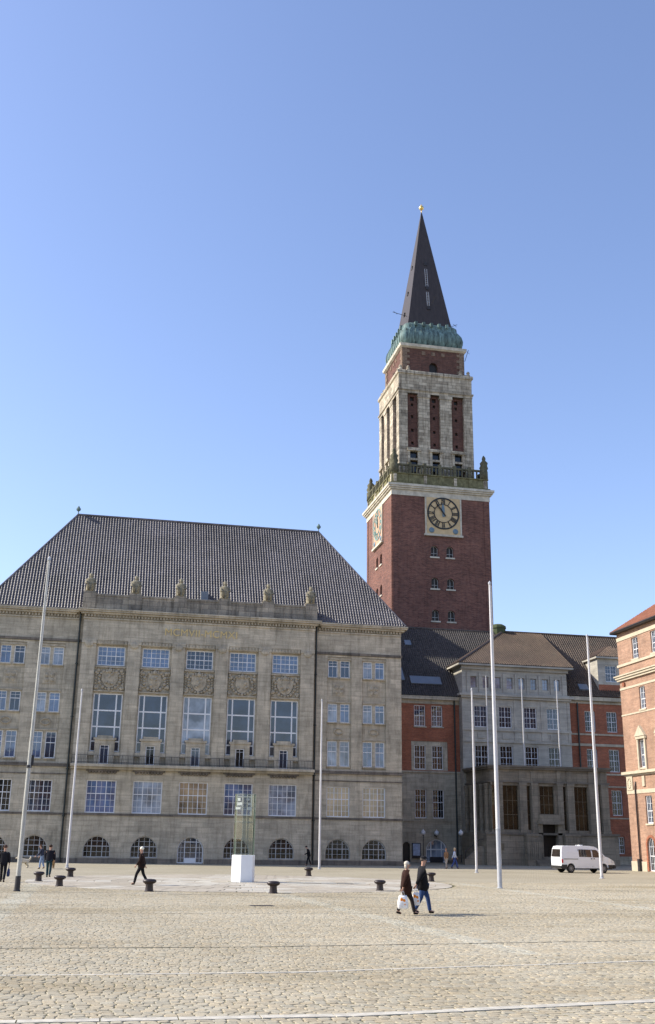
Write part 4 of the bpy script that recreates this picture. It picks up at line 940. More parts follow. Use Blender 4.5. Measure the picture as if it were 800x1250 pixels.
RW_ = thing('brick_wing', 'red brick wing right of the pavilion with brown tiled roof and a dormer', 'building', (62, 118.3, 0))
def rwing():
    F = Fr((0, 118.3, 0), (1, 0, 0), (0, -1, 0)); x0, x1 = 54.05, 78.0
    xs = [57.15, 60.0, 63.3, 66.3, 69.3, 72.3, 75.3]
    hs = []
    for i, x in enumerate(xs):
        hs += [(x-0.68, x+0.68, 15.2, 17.65), (x-0.68, x+0.68, 10.5, 13.15), (x-0.68, x+0.68, 5.5, 8.4), (x-0.6, x+0.6, 1.2, 3.1)]
    m = MB(); wall(m, F, x0, x1, 0, 18.7, hs, 0.28); m.quad((x1, 118.3, 0), (x1, 134, 0), (x1, 134, 18.7), (x1, 118.3, 18.7)); m.quad((x0, 134, 0), (x1, 134, 0), (x1, 134, 18.7), (x0, 134, 18.7)); obj('brick_wall', m, BRICK_W, RW_)
    for x in xs:
        window(RW_, F, x-0.68, x+0.68, 15.2, 17.65, gm=GL_D, rows=(0.5,)); window(RW_, F, x-0.68, x+0.68, 10.5, 13.15, gm=GL_D, rows=(0.5,)); window(RW_, F, x-0.68, x+0.68, 5.5, 8.4, gm=GL_D, rows=(0.5,)); window(RW_, F, x-0.6, x+0.6, 1.2, 3.1, gm=GL_D, rows=(0.5,))
    q = MB()
    for z0, z1, d in ((14.75, 14.95, 0.1), (13.45, 13.75, 0.12), (10.1, 10.3, 0.1), (8.7, 8.85, 0.08), (5.1, 5.25, 0.08), (0, 0.9, 0.1), (18.5, 18.7, 0.15), (18.85, 19.3, 0.45)): fbox(q, F, x0, x1, z0, z1, 0.003 if z0 < 18.8 else -0.3, d)
    fbox(q, F, x0, x1, 18.701, 18.849, -0.1, 0.05); obj('string_course', q, STONE, RW_)
    q = MB(); q.tube([(55.5, 118.15, 0.05), (55.5, 118.15, 18.6)], 0.1, 8); obj('drain_pipe', q, PIPE, RW_)
    yF, zE, yR, zR = 117.85, 19.35, 125.9, 28.35; run, ris = yR-yF, zR-zE; V = math.hypot(run, ris)
    ro = roof_obj('roof', [dict(O=(x0-0.2, yF, zE), u=(1, 0, 0), v=(0, run, ris), L=x1-x0+0.4, V=V, p=0.30), dict(O=(x1+0.2, 133.95, zE), u=(-1, 0, 0), v=(0, -run, ris), L=x1-x0+0.4, V=V, p=0.6, c=1.2)], TILE_B, RW_)
    q = MB(); q.tube([(x0, yR, zR+.06), (x1+.2, yR, zR+.06)], 0.14, 6); obj('ridge_tile', q, TILE_B, ro)
    # dormer
    d0, d1 = 58.7, 65.2; fy = 118.6; D = Fr((0, fy, 0), (1, 0, 0), (0, -1, 0))
    m = MB(); wall(m, D, d0, d1, 21.0, 24.2, [(59.7, 61.2, 21.35, 23.4), (61.6, 63.1, 21.35, 23.4)], 0.2)
    m.add([(d0, fy, 19.9), (d0, 122.4, 24.2), (d0, fy, 24.2)], [(0, 1, 2)]); m.add([(d1, fy, 19.9), (d1, 122.4, 24.2), (d1, fy, 24.2)], [(0, 1, 2)])
    dw = obj('dormer', m, STONE2, RW_)
    q = MB(); wall(q, D, d0, d1, 19.4, 21.0, [], 0); obj('dormer_apron', q, BRICK_W, dw)
    for a in (59.7, 61.6): window(RW_, D, a, a+1.5, 21.35, 23.4, rows=(0.5,), gm=GL_B, name='dormer_window')
    q = MB(); fbox(q, D, d0-0.3, d1+0.3, 24.2, 24.4, -0.5, 0.4); q.box(d0-0.3, d0+0.1, fy+0.5, 122.5, 24.2, 24.4); obj('dormer_eave', q, STONE2, dw)
    xm = (d0+d1)/2; hw = (d1-d0)/2+0.3; sl2 = math.hypot(hw, 2.0)
    T = [dict(O=(d0-0.3, fy+5.0, 24.4), u=(0, -1, 0), v=(hw, 0, 2.0), L=5.4, V=sl2, kr=sl2/hw*1.0, p=0.3), dict(O=(d1+0.3, fy-0.4, 24.4), u=(0, 1, 0), v=(-hw, 0, 2.0), L=5.4, V=sl2, kl=sl2/hw, p=0.3),
         dict(O=(d0-0.3, fy-0.4, 24.4), u=(1, 0, 0), v=(0, hw, 2.0), L=2*hw, V=sl2, kl=sl2/hw, kr=sl2/hw, p=0.3)]
    roof_obj('dormer_roof', T, TILE_B, dw)
    sl_ = Vector((0, run, ris)).normalized(); nn = Vector((0, -ris, run)).normalized(); q = MB(); O = Vector((0, yF, zE))
    P = [Vector((x, 0, 0))+O+sl_*v_+nn*d_ for d_ in (0.0, 0.25) for x, v_ in ((56.1, 1.0), (57.3, 1.0), (57.3, 2.0), (56.1, 2.0))]; q.ring([P[:4], P[4:]]); obj('skylight', q, LEAD, ro)
rwing()

# ------------------------------------------------------------------ salmon brick building on the right
RB = thing('brick_office_building', 'sunlit salmon brick building with cream bands and red tiled eave at the right edge', 'building', (48, 72, 0))
def rbuild():
    X = 48.0; Y1 = 92.5; Y0 = 46.0
    F = Fr((X, 0, 0), (0, 1, 0), (-1, 0, 0)); Bk = Fr((0, Y1, 0), (1, 0, 0), (0, 1, 0))
    cs = [Y1-3.45-3.6*k for k in range(12)]
    hs = []
    for i, y in enumerate(cs):
        hs += [(y-0.6, y+0.6, 18.95, 20.95), (y-0.55, y+0.55, 9.0, 11.5)]
    for y in cs: hs += [(y-0.75-.55, y-0.75+0.55, 14.2, 16.25)] if False else [(y-1.0-0.55+0.3, y-1.0+0.55+0.3, 14.2, 16.25)]
    for y in cs: hs += [(y-0.6-0.4, y+0.6-0.4, 4.1, 6.5)]
    for i, y in enumerate(cs): hs += [(y-0.95, y+0.35, 0.05 if i % 3 == 0 else 0.9, 2.9, 2.3)]
    # one opening column per grid column keeps the wall plane a plain grid
    m = MB()
    bands = [(0.0, 3.6, [h for h in hs if h[3] < 3.6]), (3.6, 7.8, [h for h in hs if 3.6 < h[2] and h[3] < 7.8]), (7.8, 12.8, [h for h in hs if 7.8 < h[2] and h[3] < 12.8]), (12.8, 17.6, [h for h in hs if 12.8 < h[2] and h[3] < 17.6]), (17.6, 21.9, [h for h in hs if 17.6 < h[2]])]
    for z0, z1, hh in bands: wall(m, F, Y0, Y1, z0, z1, hh, 0.28)
    m.quad((X, Y1, 0), (X+14, Y1, 0), (X+14, Y1, 21.9), (X, Y1, 21.9)); m.quad((X, Y0, 0), (X+14, Y0, 0), (X+14, Y0, 21.9), (X, Y0, 21.9)); m.quad((X+14, Y0, 0), (X+14, Y1, 0), (X+14, Y1, 21.9), (X+14, Y0, 21.9))
    obj('brick_wall', m, BRICK_R, RB)
    for h in hs:
        arch = len(h) > 4
        w_ = window(RB, F, h[0], h[1], h[2], h[3], (0.5,), (0.45,), (2, 2), zs=h[4] if arch else None, gm=GL_D if arch else GL_B, d=-0.2, name='window' if not (arch and h[2] < 0.5) else 'arched_door')
        if not arch:
            q = MB(); fbox(q, F, h[0]-0.1, h[1]+0.1, h[2]-0.15, h[2]-0.002, -0.1, 0.1); obj('window_sill', q, TRIM_R, RB)
        else:
            q = MB(); archring(q, F, h[0], h[1], h[2], h[4], h[3], 0.22, 0.003, 0.06); obj('arch_surround', q, TRIM_R if h[2] > 0.5 else BRICK_W, RB)
    q = MB()
    for z0, z1, d in ((18.55, 18.78, 0.12), (17.2, 17.4, 0.2), (17.401, 17.6, 0.32), (17.601, 17.72, 0.42), (16.35, 16.55, 0.05), (13.9, 14.04, 0.05), (8.35, 8.5, 0.12), (8.501, 8.75, 0.34), (6.75, 7.1, 0.05), (21.05, 21.4, 0.06), (0, 0.85, 0.09)):
        if z0 == 0: 
            prev = Y0
            for h in sorted([h for h in hs if len(h) > 4 and h[2] < 0.5]): fbox(q, F, prev, h[0]-0.23, 0, 0.85, 0.003, d); prev = h[1]+0.23
            fbox(q, F, prev, Y1+0.003, 0, 0.85, 0.003, d); continue
        fbox(q, F, Y0, Y1+(d if d > 0.1 else 0.003), z0, z1, 0.003 if z0 not in (17.401, 17.601, 8.501) else -0.1, d)
    obj('stone_band', q, TRIM_R, RB)
    for i, y in enumerate(cs):   # aedicules on the main floor
        q = MB(); fbox(q, F, y-0.78, y-0.56, 8.75, 11.75, 0.003, 0.14); fbox(q, F, y+0.56, y+0.78, 8.75, 11.75, 0.003, 0.14); fbox(q, F, y-0.85, y+0.85, 11.55, 11.78, 0.145, 0.2)
        prism(q, F, [(y-0.95, 11.8), (y+0.95, 11.8), (y, 12.75)], 0.003, 0.26); fbox(q, F, y-0.95, y+0.95, 11.55, 11.795, 0.003, 0.144)
        obj('pedimented_surround', q, TRIM_R, RB)
        q = MB(); fbox(q, F, y-0.1, y+0.35, 7.35, 8.25, 0.003, 0.12); obj('relief_stone', q, TRIM_R, RB)
    q = MB(); fbox(q, F, Y1-1.25, Y1-0.12, 7.1, 8.34, 0.003, 0.10)
    for k in range(14):
        a = 2*math.pi*k/14; q.ball(F.at(Y1-0.68+0.3*math.cos(a), 7.72+0.42*math.sin(a), 0.1), 0.09, 6, 4)
    obj('corner_cartouche', q, TRIM_R, RB)
    q = MB(); yy = Y1-1.75; q.tube([(X-0.12, yy, 0.9), (X-0.12, yy, 7.4), (X-0.02, yy, 7.8)], 0.075, 8); obj('drain_pipe', q, BOLL, RB)
    q = MB(); q.box(X-0.32, X-0.1, yy-0.15, yy+0.2, 0.0, 1.05); obj('meter_box', q, IRON, RB)
    q = MB(); yh = Y1-0.9; q.box(X-0.15, X-0.003, yh-0.2, yh+0.2, 16.7, 17.0); obj('siren_box', q, BRICK_W, RB)
    zE, zR = 21.95, 27.5; run = 7.6; ris = zR-zE; V = math.hypot(run, ris); k = V/run; xe = X-0.5; ye = Y1+0.35
    ro = roof_obj('roof', [dict(O=(xe, ye, zE), u=(0, -1, 0), v=(run, 0, ris), L=ye-Y0+.3, V=V, kl=k, p=0.28), dict(O=(xe+2*run, ye, zE), u=(-1, 0, 0), v=(0, -run, ris), L=2*run, V=V, kl=k, kr=k, p=0.28), dict(O=(xe+2*run, Y0-.3, zE), u=(0, 1, 0), v=(-run, 0, ris), L=ye-Y0+.3, V=V, kr=k, p=0.28, c=0.8)], TILE_R, RB)
    q = MB(); q.box(xe-0.02, xe+2*run, Y0-0.3, ye, zE-0.14, zE-0.02); obj('eave_board', q, IRON, RB)
    q = MB(); q.tube([(xe, Y0-.3, zE-0.02), (xe, ye, zE-0.02)], 0.09, 6); obj('gutter', q, IRON, RB)
rbuild()
# street lamp globes by the link wing
GLOBE = plain('opal globe', (0.80, 0.82, 0.84), 0.3, 0.5, 0.03, 2)
def lamp(x, y, label, wallm=False):
    t = thing('globe_lamp', label, 'lamp', (x, y, 0 if not wallm else 3.1), 'white globe lamps at the link wing')
    q = MB()
    if not wallm: q.lathe((x, y, 0), [(0.13, 0), (0.13, 0.15), (0.07, 0.3), (0.045, 0.5), (0.04, 2.85), (0.10, 2.95)], 10)
    else: q.tube([(x, 118.3, 3.0), (x, y, 2.75), (x, y, 2.95)], 0.035, 6); q.lathe((x, 118.26, 2.85), [(0.12, 0), (0.12, 0.3)], 8)
    obj('post' if not wallm else 'wall_bracket', q, IRON, t)
    q = MB(); q.ball((x, y, 3.2), 0.27, 16, 10); obj('glass_globe', q, GLOBE, t, smooth=True)
    q = MB(); q.lathe((x, y, 3.42), [(0.10, 0), (0.07, 0.08), (0.02, 0.16)], 8); obj('finial', q, GLOBE, t)
lamp(34.9, 115.0, 'globe lamp on a slim post in front of the notice board')
lamp(37.3, 117.7, 'globe lamp on a wall bracket above the arched white door', True)
lamp(38.3, 112.2, 'globe lamp on a slim post by the side stair of the portico')
# ------------------------------------------------------------------ flagpoles
def flagpole(x, y, z, h, r, label, mat, top_mat=None, base=True, extras=False):
    t = thing('flagpole', label, 'flagpole', (x, y, z), 'flagpoles on the square' if z < 1 else 'flagpoles on the portico terrace')
    q = MB(); q.tube([(x, y, z+0.02), (x, y, z+h*0.25), (x, y, z+h)], [r, r*0.97, r*0.55], 14); obj('mast', q, mat, t, smooth='auto')
    q = MB(); q.lathe((x, y, z+h-0.02), [(r*0.75, 0), (r*0.8, 0.10), (r*0.4, 0.16), (0.02, 0.2)], 12); obj('cap', q, POLE_G, t)
    if base == 'sleeve':
        q = MB(); q.lathe((x, y, z+0.02), [(r*1.35, 0), (r*1.35, 0.03), (r*1.06, 0.04), (r*1.06, 2.9), (r*1.12, 2.91), (r*1.12, 2.97)], 14); obj('steel_sleeve', q, POLE_G, t)
    elif base == 'dark':
        q = MB(); q.lathe((x, y, z), [(r*1.5, 0), (r*1.5, 0.04), (r*1.22, 0.06), (r*1.16, 0.62)], 14); obj('base_sleeve', q, IRON, t)
        q = MB(); q.box(x+r*0.6, x+r*0.6+0.12, y-0.08, y+0.08, 5.3, 5.75); q.lathe((x, y, 5.2), [(r*1.15, 0), (r*1.15, 0.12)], 12); obj('halyard_cleat', q, IRON, t)
    else:
        q = MB(); q.lathe((x, y, z), [(r*1.7, 0), (r*1.7, 0.04), (r*1.1, 0.06), (r*1.1, 0.2)], 12); obj('foot_plate', q, POLE_G, t)
    q = MB(); q.tube([(x+r*0.7, y-r*1.1, z+1.2), (x+r*0.4, y-r*0.9, z+h-0.1)], 0.008, 4); obj('halyard', q, POLE_G, t)
flagpole(-3.3, 49.3, 0.03, 14.75, 0.100, 'grey flagpole with dark foot sleeve at the left edge of the square', POLE_D, base='dark')
flagpole(-2.25, 86.6, 0, 13.5, 0.095, 'white flagpole before the drain pipe left of the five tall windows', POLE)
flagpole(17.9, 88.4, 0, 13.7, 0.095, 'white flagpole before the right end of the central facade', POLE)
flagpole(20.6, 54.3, 0.03, 16.25, 0.115, 'thickest white flagpole with grey steel lower sleeve, right of the walking couple', POLE, base='sleeve')
flagpole(29.25, 82.1, 0, 14.3, 0.095, 'white flagpole in front of the left corner of the portico', POLE)
flagpole(34.6, 71.3, 0, 17.1, 0.11, 'white flagpole standing in front of the parked van', POLE)
for i, (x, lb) in enumerate(((41.0, 'thin flagpole at the left corner of the portico terrace'), (45.2, 'thin terrace flagpole left of the portico door, second along the parapet'), (49.4, 'thin terrace flagpole right of the portico door, third along the parapet'), (53.6, 'thin terrace flagpole at the right corner, behind the pole by the van'))):
    flagpole(x, 110.3, 10.2, 9.6 if i else 9.7, 0.075, lb, POLE, base=True)

# ------------------------------------------------------------------ bollards
def bollard(x, y, label, s=1.0):
    t = thing('mooring_bollard', label, 'bollard', (x, y, 0), 'mooring bollards round the place')
    q = MB(); q.lathe((x, y, 0.0), [(0.21*s, 0), (0.21*s, 0.04), (0.175*s, 0.07), (0.155*s, 0.30*s), (0.17*s, 0.36*s)], 20); obj('stem', q, BOLL, t, smooth='auto')
    q = MB(); a = 0.5
    prof = [(0.17, 0.34), (0.235, 0.38), (0.265, 0.43), (0.25, 0.485), (0.19, 0.52), (0.09, 0.532), (0.01, 0.535)]
    n = 20; q.ring([[(x+s*r*math.cos(2*math.pi*j/n)*1.12, y+s*r*math.sin(2*math.pi*j/n)*0.9, s*z) for j in range(n)] for r, z in prof]); obj('mushroom_head', q, BOLL, t, smooth=True)
for x, y, s, lb in ((-2.96, 59.8, 1.05, 'cast iron bollard just right of the grey flagpole foot'), (-1.7, 54.3, 1.05, 'cast iron bollard second from the left, nearest the grey flagpole'), (-1.5, 66.5, 1.1, 'cast iron bollard right of the man in the dark suit'),
                (2.35, 49.7, 1.12, 'cast iron bollard beside the white haired walking man'), (7.75, 48.5, 1.1, 'cast iron bollard in front of the white plinth'), (13.8, 71.7, 1.1, 'small far bollard below the stooped figure in the shade'),
                (13.4, 51.4, 1.05, 'cast iron bollard just left of the walking couple'), (19.9, 64.0, 1.05, 'cast iron bollard just right of the walking couple')):
    bollard(x, y, lb, s*0.93)
q = MB(); q.box(5.5, 6.35, 39.45, 39.85, 0.03, 0.037)
for k in range(8): q.box(5.55+k*0.095, 5.60+k*0.095, 39.48, 39.82, 0.0371, 0.042)
o = obj('drain_grate', q, IRON); tag(o, 'long dark iron drain grate set in the cobbles below the plinth', 'drain grate')

# ------------------------------------------------------------------ glass column on white plinth
GC = thing('glass_column', 'tall square greenish glass column standing on a white six sided plinth', 'sculpture', (7.95, 60.6, 0))
def gcol():
    cx, cy = 7.95, 60.6; wp = plain('white plinth paint', (0.82, 0.82, 0.82), 0.5, 0.3, 0.03, 2)
    hexa = lambda r, z: [(cx+r*math.cos(R(a+12)), cy+r*math.sin(R(a+12)), z) for a in range(0, 360, 60)]
    q = MB(); q.ring([hexa(0.68, 0.03), hexa(0.68, 1.45)]); obj('plinth', q, wp, GC, bevel=0.01)
    m = bpy.data.materials.new('green tinted glass'); m.use_nodes = True; t = m.node_tree; b = t.nodes['Principled BSDF']
    b.inputs['Base Color'].default_value = (0.80, 0.90, 0.84, 1); b.inputs['Transmission Weight'].default_value = 1.0; b.inputs['Roughness'].default_value = 0.02; b.inputs['IOR'].default_value = 1.02
    tr = N(t, 'ShaderNodeBsdfTransparent'); tr.inputs[0].default_value = (0.93, 0.95, 0.935, 1); gs = N(t, 'ShaderNodeBsdfGlossy'); gs.inputs['Roughness'].default_value = 0.02; gs.inputs[0].default_value = (0.9, 0.95, 0.92, 1)
    ms = N(t, 'ShaderNodeMixShader'); fz = N(t, 'ShaderNodeFresnel'); fz.inputs[0].default_value = 1.28; t.links.new(fz.outputs[0], ms.inputs[0]); t.links.new(tr.outputs[0], ms.inputs[1]); t.links.new(gs.outputs[0], ms.inputs[2]); t.links.new(ms.outputs[0], t.nodes['Material Output'].inputs[0])
    eg = plain('glass edge', (0.24, 0.27, 0.25), 0.2, 0.6, 0.1, 2); fro = plain('etched glass letters', (0.38, 0.42, 0.39), 0.6, 0.3, 0.2, 6)
    z0, z1 = 1.46, 4.72
    pan = [hexa(0.62, 0)[i] for i in range(6)]
    for i in range(6):
        a, b2 = Vector(pan[i]), Vector(pan[(i+1) % 6]); nrm = (b2-a).cross(Vector((0, 0, 1))).normalized()*0.008; ia = (b2-a).normalized()*0.01
        q = MB(); P = [a+ia-nrm, b2-ia-nrm, b2-ia+nrm, a+ia+nrm]; q.ring([[p+Vector((0, 0, z0)) for p in P], [p+Vector((0, 0, z1)) for p in P]]); g_ = obj('glass_pane', q, m, GC)
        q = MB()
        for z in (z0+0.85, z0+1.75, z0+2.55): q.tube([a+Vector((0, 0, z))+nrm*1.3, b2+Vector((0, 0, z))+nrm*1.3], 0.008, 4)
        q.tube([a+Vector((0, 0, z0)), a+Vector((0, 0, z1))], 0.008, 4); q.tube([a+Vector((0, 0, z1)), b2+Vector((0, 0, z1))], 0.008, 4); obj('glass_joint', q, eg, g_)
        if i in (3, 4, 5):
            q = MB(); d = (b2-a); mid = a+d*0.5
            for k in range(3):
                wv = d*rnd.uniform(0.12, 0.3); hh = Vector((0, 0, rnd.uniform(0.05, 0.09))); c = mid+d*rnd.uniform(-.1, .1)+Vector((0, 0, z1-0.3-k*0.24))+nrm*(-1.6 if nrm.y > 0 else 1.6)
                q.add([c-wv-hh, c+wv-hh, c+wv+hh, c-wv+hh], [(0, 1, 2, 3)])
            obj('etched_patch', q, fro, g_)
gcol()

# ------------------------------------------------------------------ van
def van():
    L, W_, H_ = 4.9, 1.84, 1.95
    t = thing('parked_van', 'white panel van with dark side windows parked before the portico', 'van', (0, 0, 0))
    wm = plain('white van paint', (0.80, 0.81, 0.82), 0.28, 0.5, 0.02, 2); dk = plain('black plastic', (0.025, 0.025, 0.027), 0.5, 0.4, 0.1, 5); wg = glass('van glass', (0.03, 0.022, 0.018), 1.7)
    rub = plain('tyre rubber', (0.02, 0.02, 0.02), 0.8, 0.2, 0.1, 5); rim = plain('wheel rim', (0.22, 0.21, 0.20), 0.4, 0.5, 0.1, 5); red = plain('red lamp plastic', (0.55, 0.03, 0.03), 0.25, 0.5, 0.05, 5); cl = plain('clear lamp', (0.6, 0.62, 0.65), 0.15, 0.5, 0.05, 5)
    xr, xf, ra = 0.86, 3.80, 0.36          # axles, from the rear
    def arc(cx): return [(cx-ra*math.cos(math.pi*k/8), 0.34+ra*math.sin(math.pi*k/8)*1.0) for k in range(9)]
    prof = [(0.04, 0.42), (0.10, 0.30)] + arc(xr) + arc(xf) + [(4.72, 0.30), (4.86, 0.42), (4.88, 0.66), (4.80, 0.86), (4.30, 1.10), (3.98, 1.20), (3.35, 1.80), (3.10, 1.90), (2.6, 1.95), (0.5, 1.95), (0.22, 1.90), (0.12, 1.72), (0.03, 1.0)]
    bm = bmesh.new(); vs_ = [bm.verts.new((x, -W_/2, z)) for x, z in prof]; f = bm.faces.new(vs_)
    ex = bmesh.ops.extrude_face_region(bm, geom=[f]); bmesh.ops.translate(bm, verts=[v for v in ex['geom'] if isinstance(v, bmesh.types.BMVert)], vec=(0, W_, 0))
    for zc in (0.72, 1.08, 1.5): bmesh.ops.bisect_plane(bm, geom=bm.verts[:]+bm.edges[:]+bm.faces[:], plane_co=(0, 0, zc), plane_no=(0, 0, 1))
    for xc in (0.5, 3.2, 4.2): bmesh.ops.bisect_plane(bm, geom=bm.verts[:]+bm.edges[:]+bm.faces[:], plane_co=(xc, 0, 0), plane_no=(1, 0, 0))
    def half(x, z):
        h = W_/2
        if z > 1.05: h -= (z-1.05)*0.155 + max(0, z-1.7)*0.25
        if x > 4.15: h -= (x-4.15)**1.3*0.22
        if x < 0.2: h -= (0.2-x)*0.3
        if z < 0.5: h -= (0.5-z)*0.15
        return h
    for v in bm.verts: v.co.y = math.copysign(half(v.co.x, v.co.z), v.co.y)
    bmesh.ops.recalc_face_normals(bm, faces=bm.faces); bmesh.ops.triangulate(bm, faces=[f for f in bm.faces if len(f.verts) > 4])
    me = bpy.data.meshes.new('body'); bm.to_mesh(me); bm.free(); me.materials.append(wm)
    body = bpy.data.objects.new('body', me); body.parent = t; col.objects.link(body); ROOT[body.name] = Vector((0, 0, 0))
    bv = body.modifiers.new('bevel', 'BEVEL'); bv.width = 0.05; bv.segments = 3; bv.limit_method = 'ANGLE'; bv.angle_limit = R(35)
    def side(q, s_, poly, pr=0.012, th=0.02):
        q.ring([[(x, s_*(half(x, z)-th), z) for x, z in poly], [(x, s_*(half(x, z)+pr), z) for x, z in poly]])
    for s_ in (-1, 1):
        for poly in ([(1.62, 1.16), (2.74, 1.14), (2.72, 1.68), (1.62, 1.70)], [(2.84, 1.13), (3.62, 1.12), (3.30, 1.60), (3.20, 1.67), (2.84, 1.68)]):
            q = MB(); side(q, s_, poly); obj('side_window', q, wg, t)
        q = MB()
        for x in (1.54, 2.79, 3.72): side(q, s_, [(x, 0.42 if x < 3.5 else 0.78), (x+0.018, 0.42 if x < 3.5 else 0.78), (x+0.018, 1.72 if x < 3 else 1.1), (x, 1.72 if x < 3 else 1.1)], 0.006)
        side(q, s_, [(0.22, 0.98), (1.52, 0.98), (1.52, 1.02), (0.22, 1.02)], 0.014)
        obj('door_seam', q, dk, t)
        for x in (2.66, 2.9):
            q = MB(); side(q, s_, [(x, 1.0), (x+0.1, 1.0), (x+0.1, 1.06), (x, 1.06)], 0.04); obj('door_handle', q, dk, t)
        q = MB(); q.box(3.52, 3.66, min(s_*0.92, s_*1.10), max(s_*0.92, s_*1.10), 1.12, 1.34); obj('wing_mirror', q, dk, t, bevel=0.03)
        q = MB(); side(q, s_, [(0.06, 0.30), (0.50, 0.30), (0.50, 0.60), (0.04, 0.60)], 0.016); side(q, s_, [(4.20, 0.30), (4.80, 0.32), (4.86, 0.60), (4.20, 0.60)], 0.016); obj('bumper_corner', q, dk, t)
        q = MB(); side(q, s_, [(0.055, 0.72), (0.17, 0.72), (0.17, 0.98), (0.055, 0.98)], 0.012, 0.10); obj('tail_light', q, red, t)
        q = MB(); side(q, s_, [(4.50, 0.74), (4.83, 0.70), (4.78, 0.88), (4.50, 0.94)], 0.010); obj('headlight', q, cl, t)
        for xw in (xr, xf):
            q = MB(); n = 24; yo = s_*0.90; yi = s_*0.68
            q.ring([[(xw+r*math.cos(2*math.pi*j/n), y, 0.33+r*math.sin(2*math.pi*j/n)) for j in range(n)] for r, y in ((0.30, yi), (0.33, yi+s_*0.03), (0.33, yo-s_*0.03), (0.30, yo))]); wh = obj('wheel', q, rub, t, smooth='auto')
            q = MB(); q.ring([[(xw+r*math.cos(2*math.pi*j/n), y, 0.33+r*math.sin(2*math.pi*j/n)) for j in range(n)] for r, y in ((0.20, yo-s_*0.01), (0.20, yo+s_*0.006), (0.14, yo-s_*0.004), (0.06, yo+s_*0.02))]); obj('rim', q, rim, wh)
    # dark wheel-arch lining
    q = MB(); q.box(0.3, 4.6, -0.8, 0.8, 0.28, 0.62); obj('underbody', q, dk, t)
    q = MB(); q.add([(0.02, -0.72, 1.14), (0.02, 0.72, 1.14), (0.10, 0.64, 1.70), (0.10, -0.64, 1.70)], [(0, 1, 2, 3)]); 
    q2 = MB(); q2.ring([[(0.015-d, y, z) if z < 1.3 else (0.09-d, y, z) for y, z in ((-0.70, 1.16), (0.70, 1.16), (0.62, 1.70), (-0.62, 1.70))] for d in (-0.03, 0.02)]); obj('rear_window', q2, wg, t)
    q = MB(); q.box(-0.04, 0.16, -0.88, 0.88, 0.32, 0.52); obj('rear_bumper', q, dk, t, bevel=0.03)
    q = MB(); q.box(-0.012, 0.02, -0.26, 0.26, 0.78, 0.90); obj('number_plate', q, wm, t)
    q = MB(); q.box(4.76, 4.93, -0.86, 0.86, 0.34, 0.58); obj('front_bumper', q, dk, t, bevel=0.03)
    q = MB(); q.ring([[(4.02-d, y, z) if z < 1.3 else (3.40-d, y, z) for y, z in ((-0.78, 1.21), (0.78, 1.21), (0.70, 1.77), (-0.70, 1.77))] for d in (0.03, -0.02)]); obj('windscreen', q, wg, t)
    q = MB(); q.box(2.1, 2.4, -0.15, 0.15, 1.94, 2.02); q.lathe((1.9, 0, 1.94), [(0.05, 0), (0.05, 0.06), (0.02, 0.08)], 8); obj('roof_vent', q, wm, t)
    return t
VAN = van(); VAN.location = (37.05, 84.6, 0.0); VAN.rotation_euler = (0, 0, R(4)); VAN.scale = (1.02, 1.02, 1.09)

# ------------------------------------------------------------------ people and dogs
SKIN = plain('skin', (0.46, 0.27, 0.19), 0.6, 0.3, 0.05, 8)
def cloth(name, c): return plain(name, c, 0.9, 0.15, 0.18, 9, bstr=0.3)
def skinned(name, V, Ed, Rr, mat, parent, sub=2):
    me = bpy.data.meshes.new(name); me.from_pydata([tuple(v) for v in V], Ed, []); me.update(); me.materials.append(mat)
    o = bpy.data.objects.new(name, me); o.parent = parent; col.objects.link(o); ROOT[o.name] = Vector((0, 0, 0))
    s = o.modifiers.new('skin', 'SKIN'); s.use_smooth_shade = True
    for i, r in enumerate(Rr): me.skin_vertices[0].data[i].radius = (r, r) if not hasattr(r, '__len__') else r
    me.skin_vertices[0].data[0].use_root = True
    ss = o.modifiers.new('smooth', 'SUBSURF'); ss.levels = sub; ss.render_levels = sub
    return o
def chain(V, E, Rr, start, pts):
    p = start
    for c, r in pts:
        V.append(c); Rr.append(r); E.append((p, len(V)-1)); p = len(V)-1
    return p
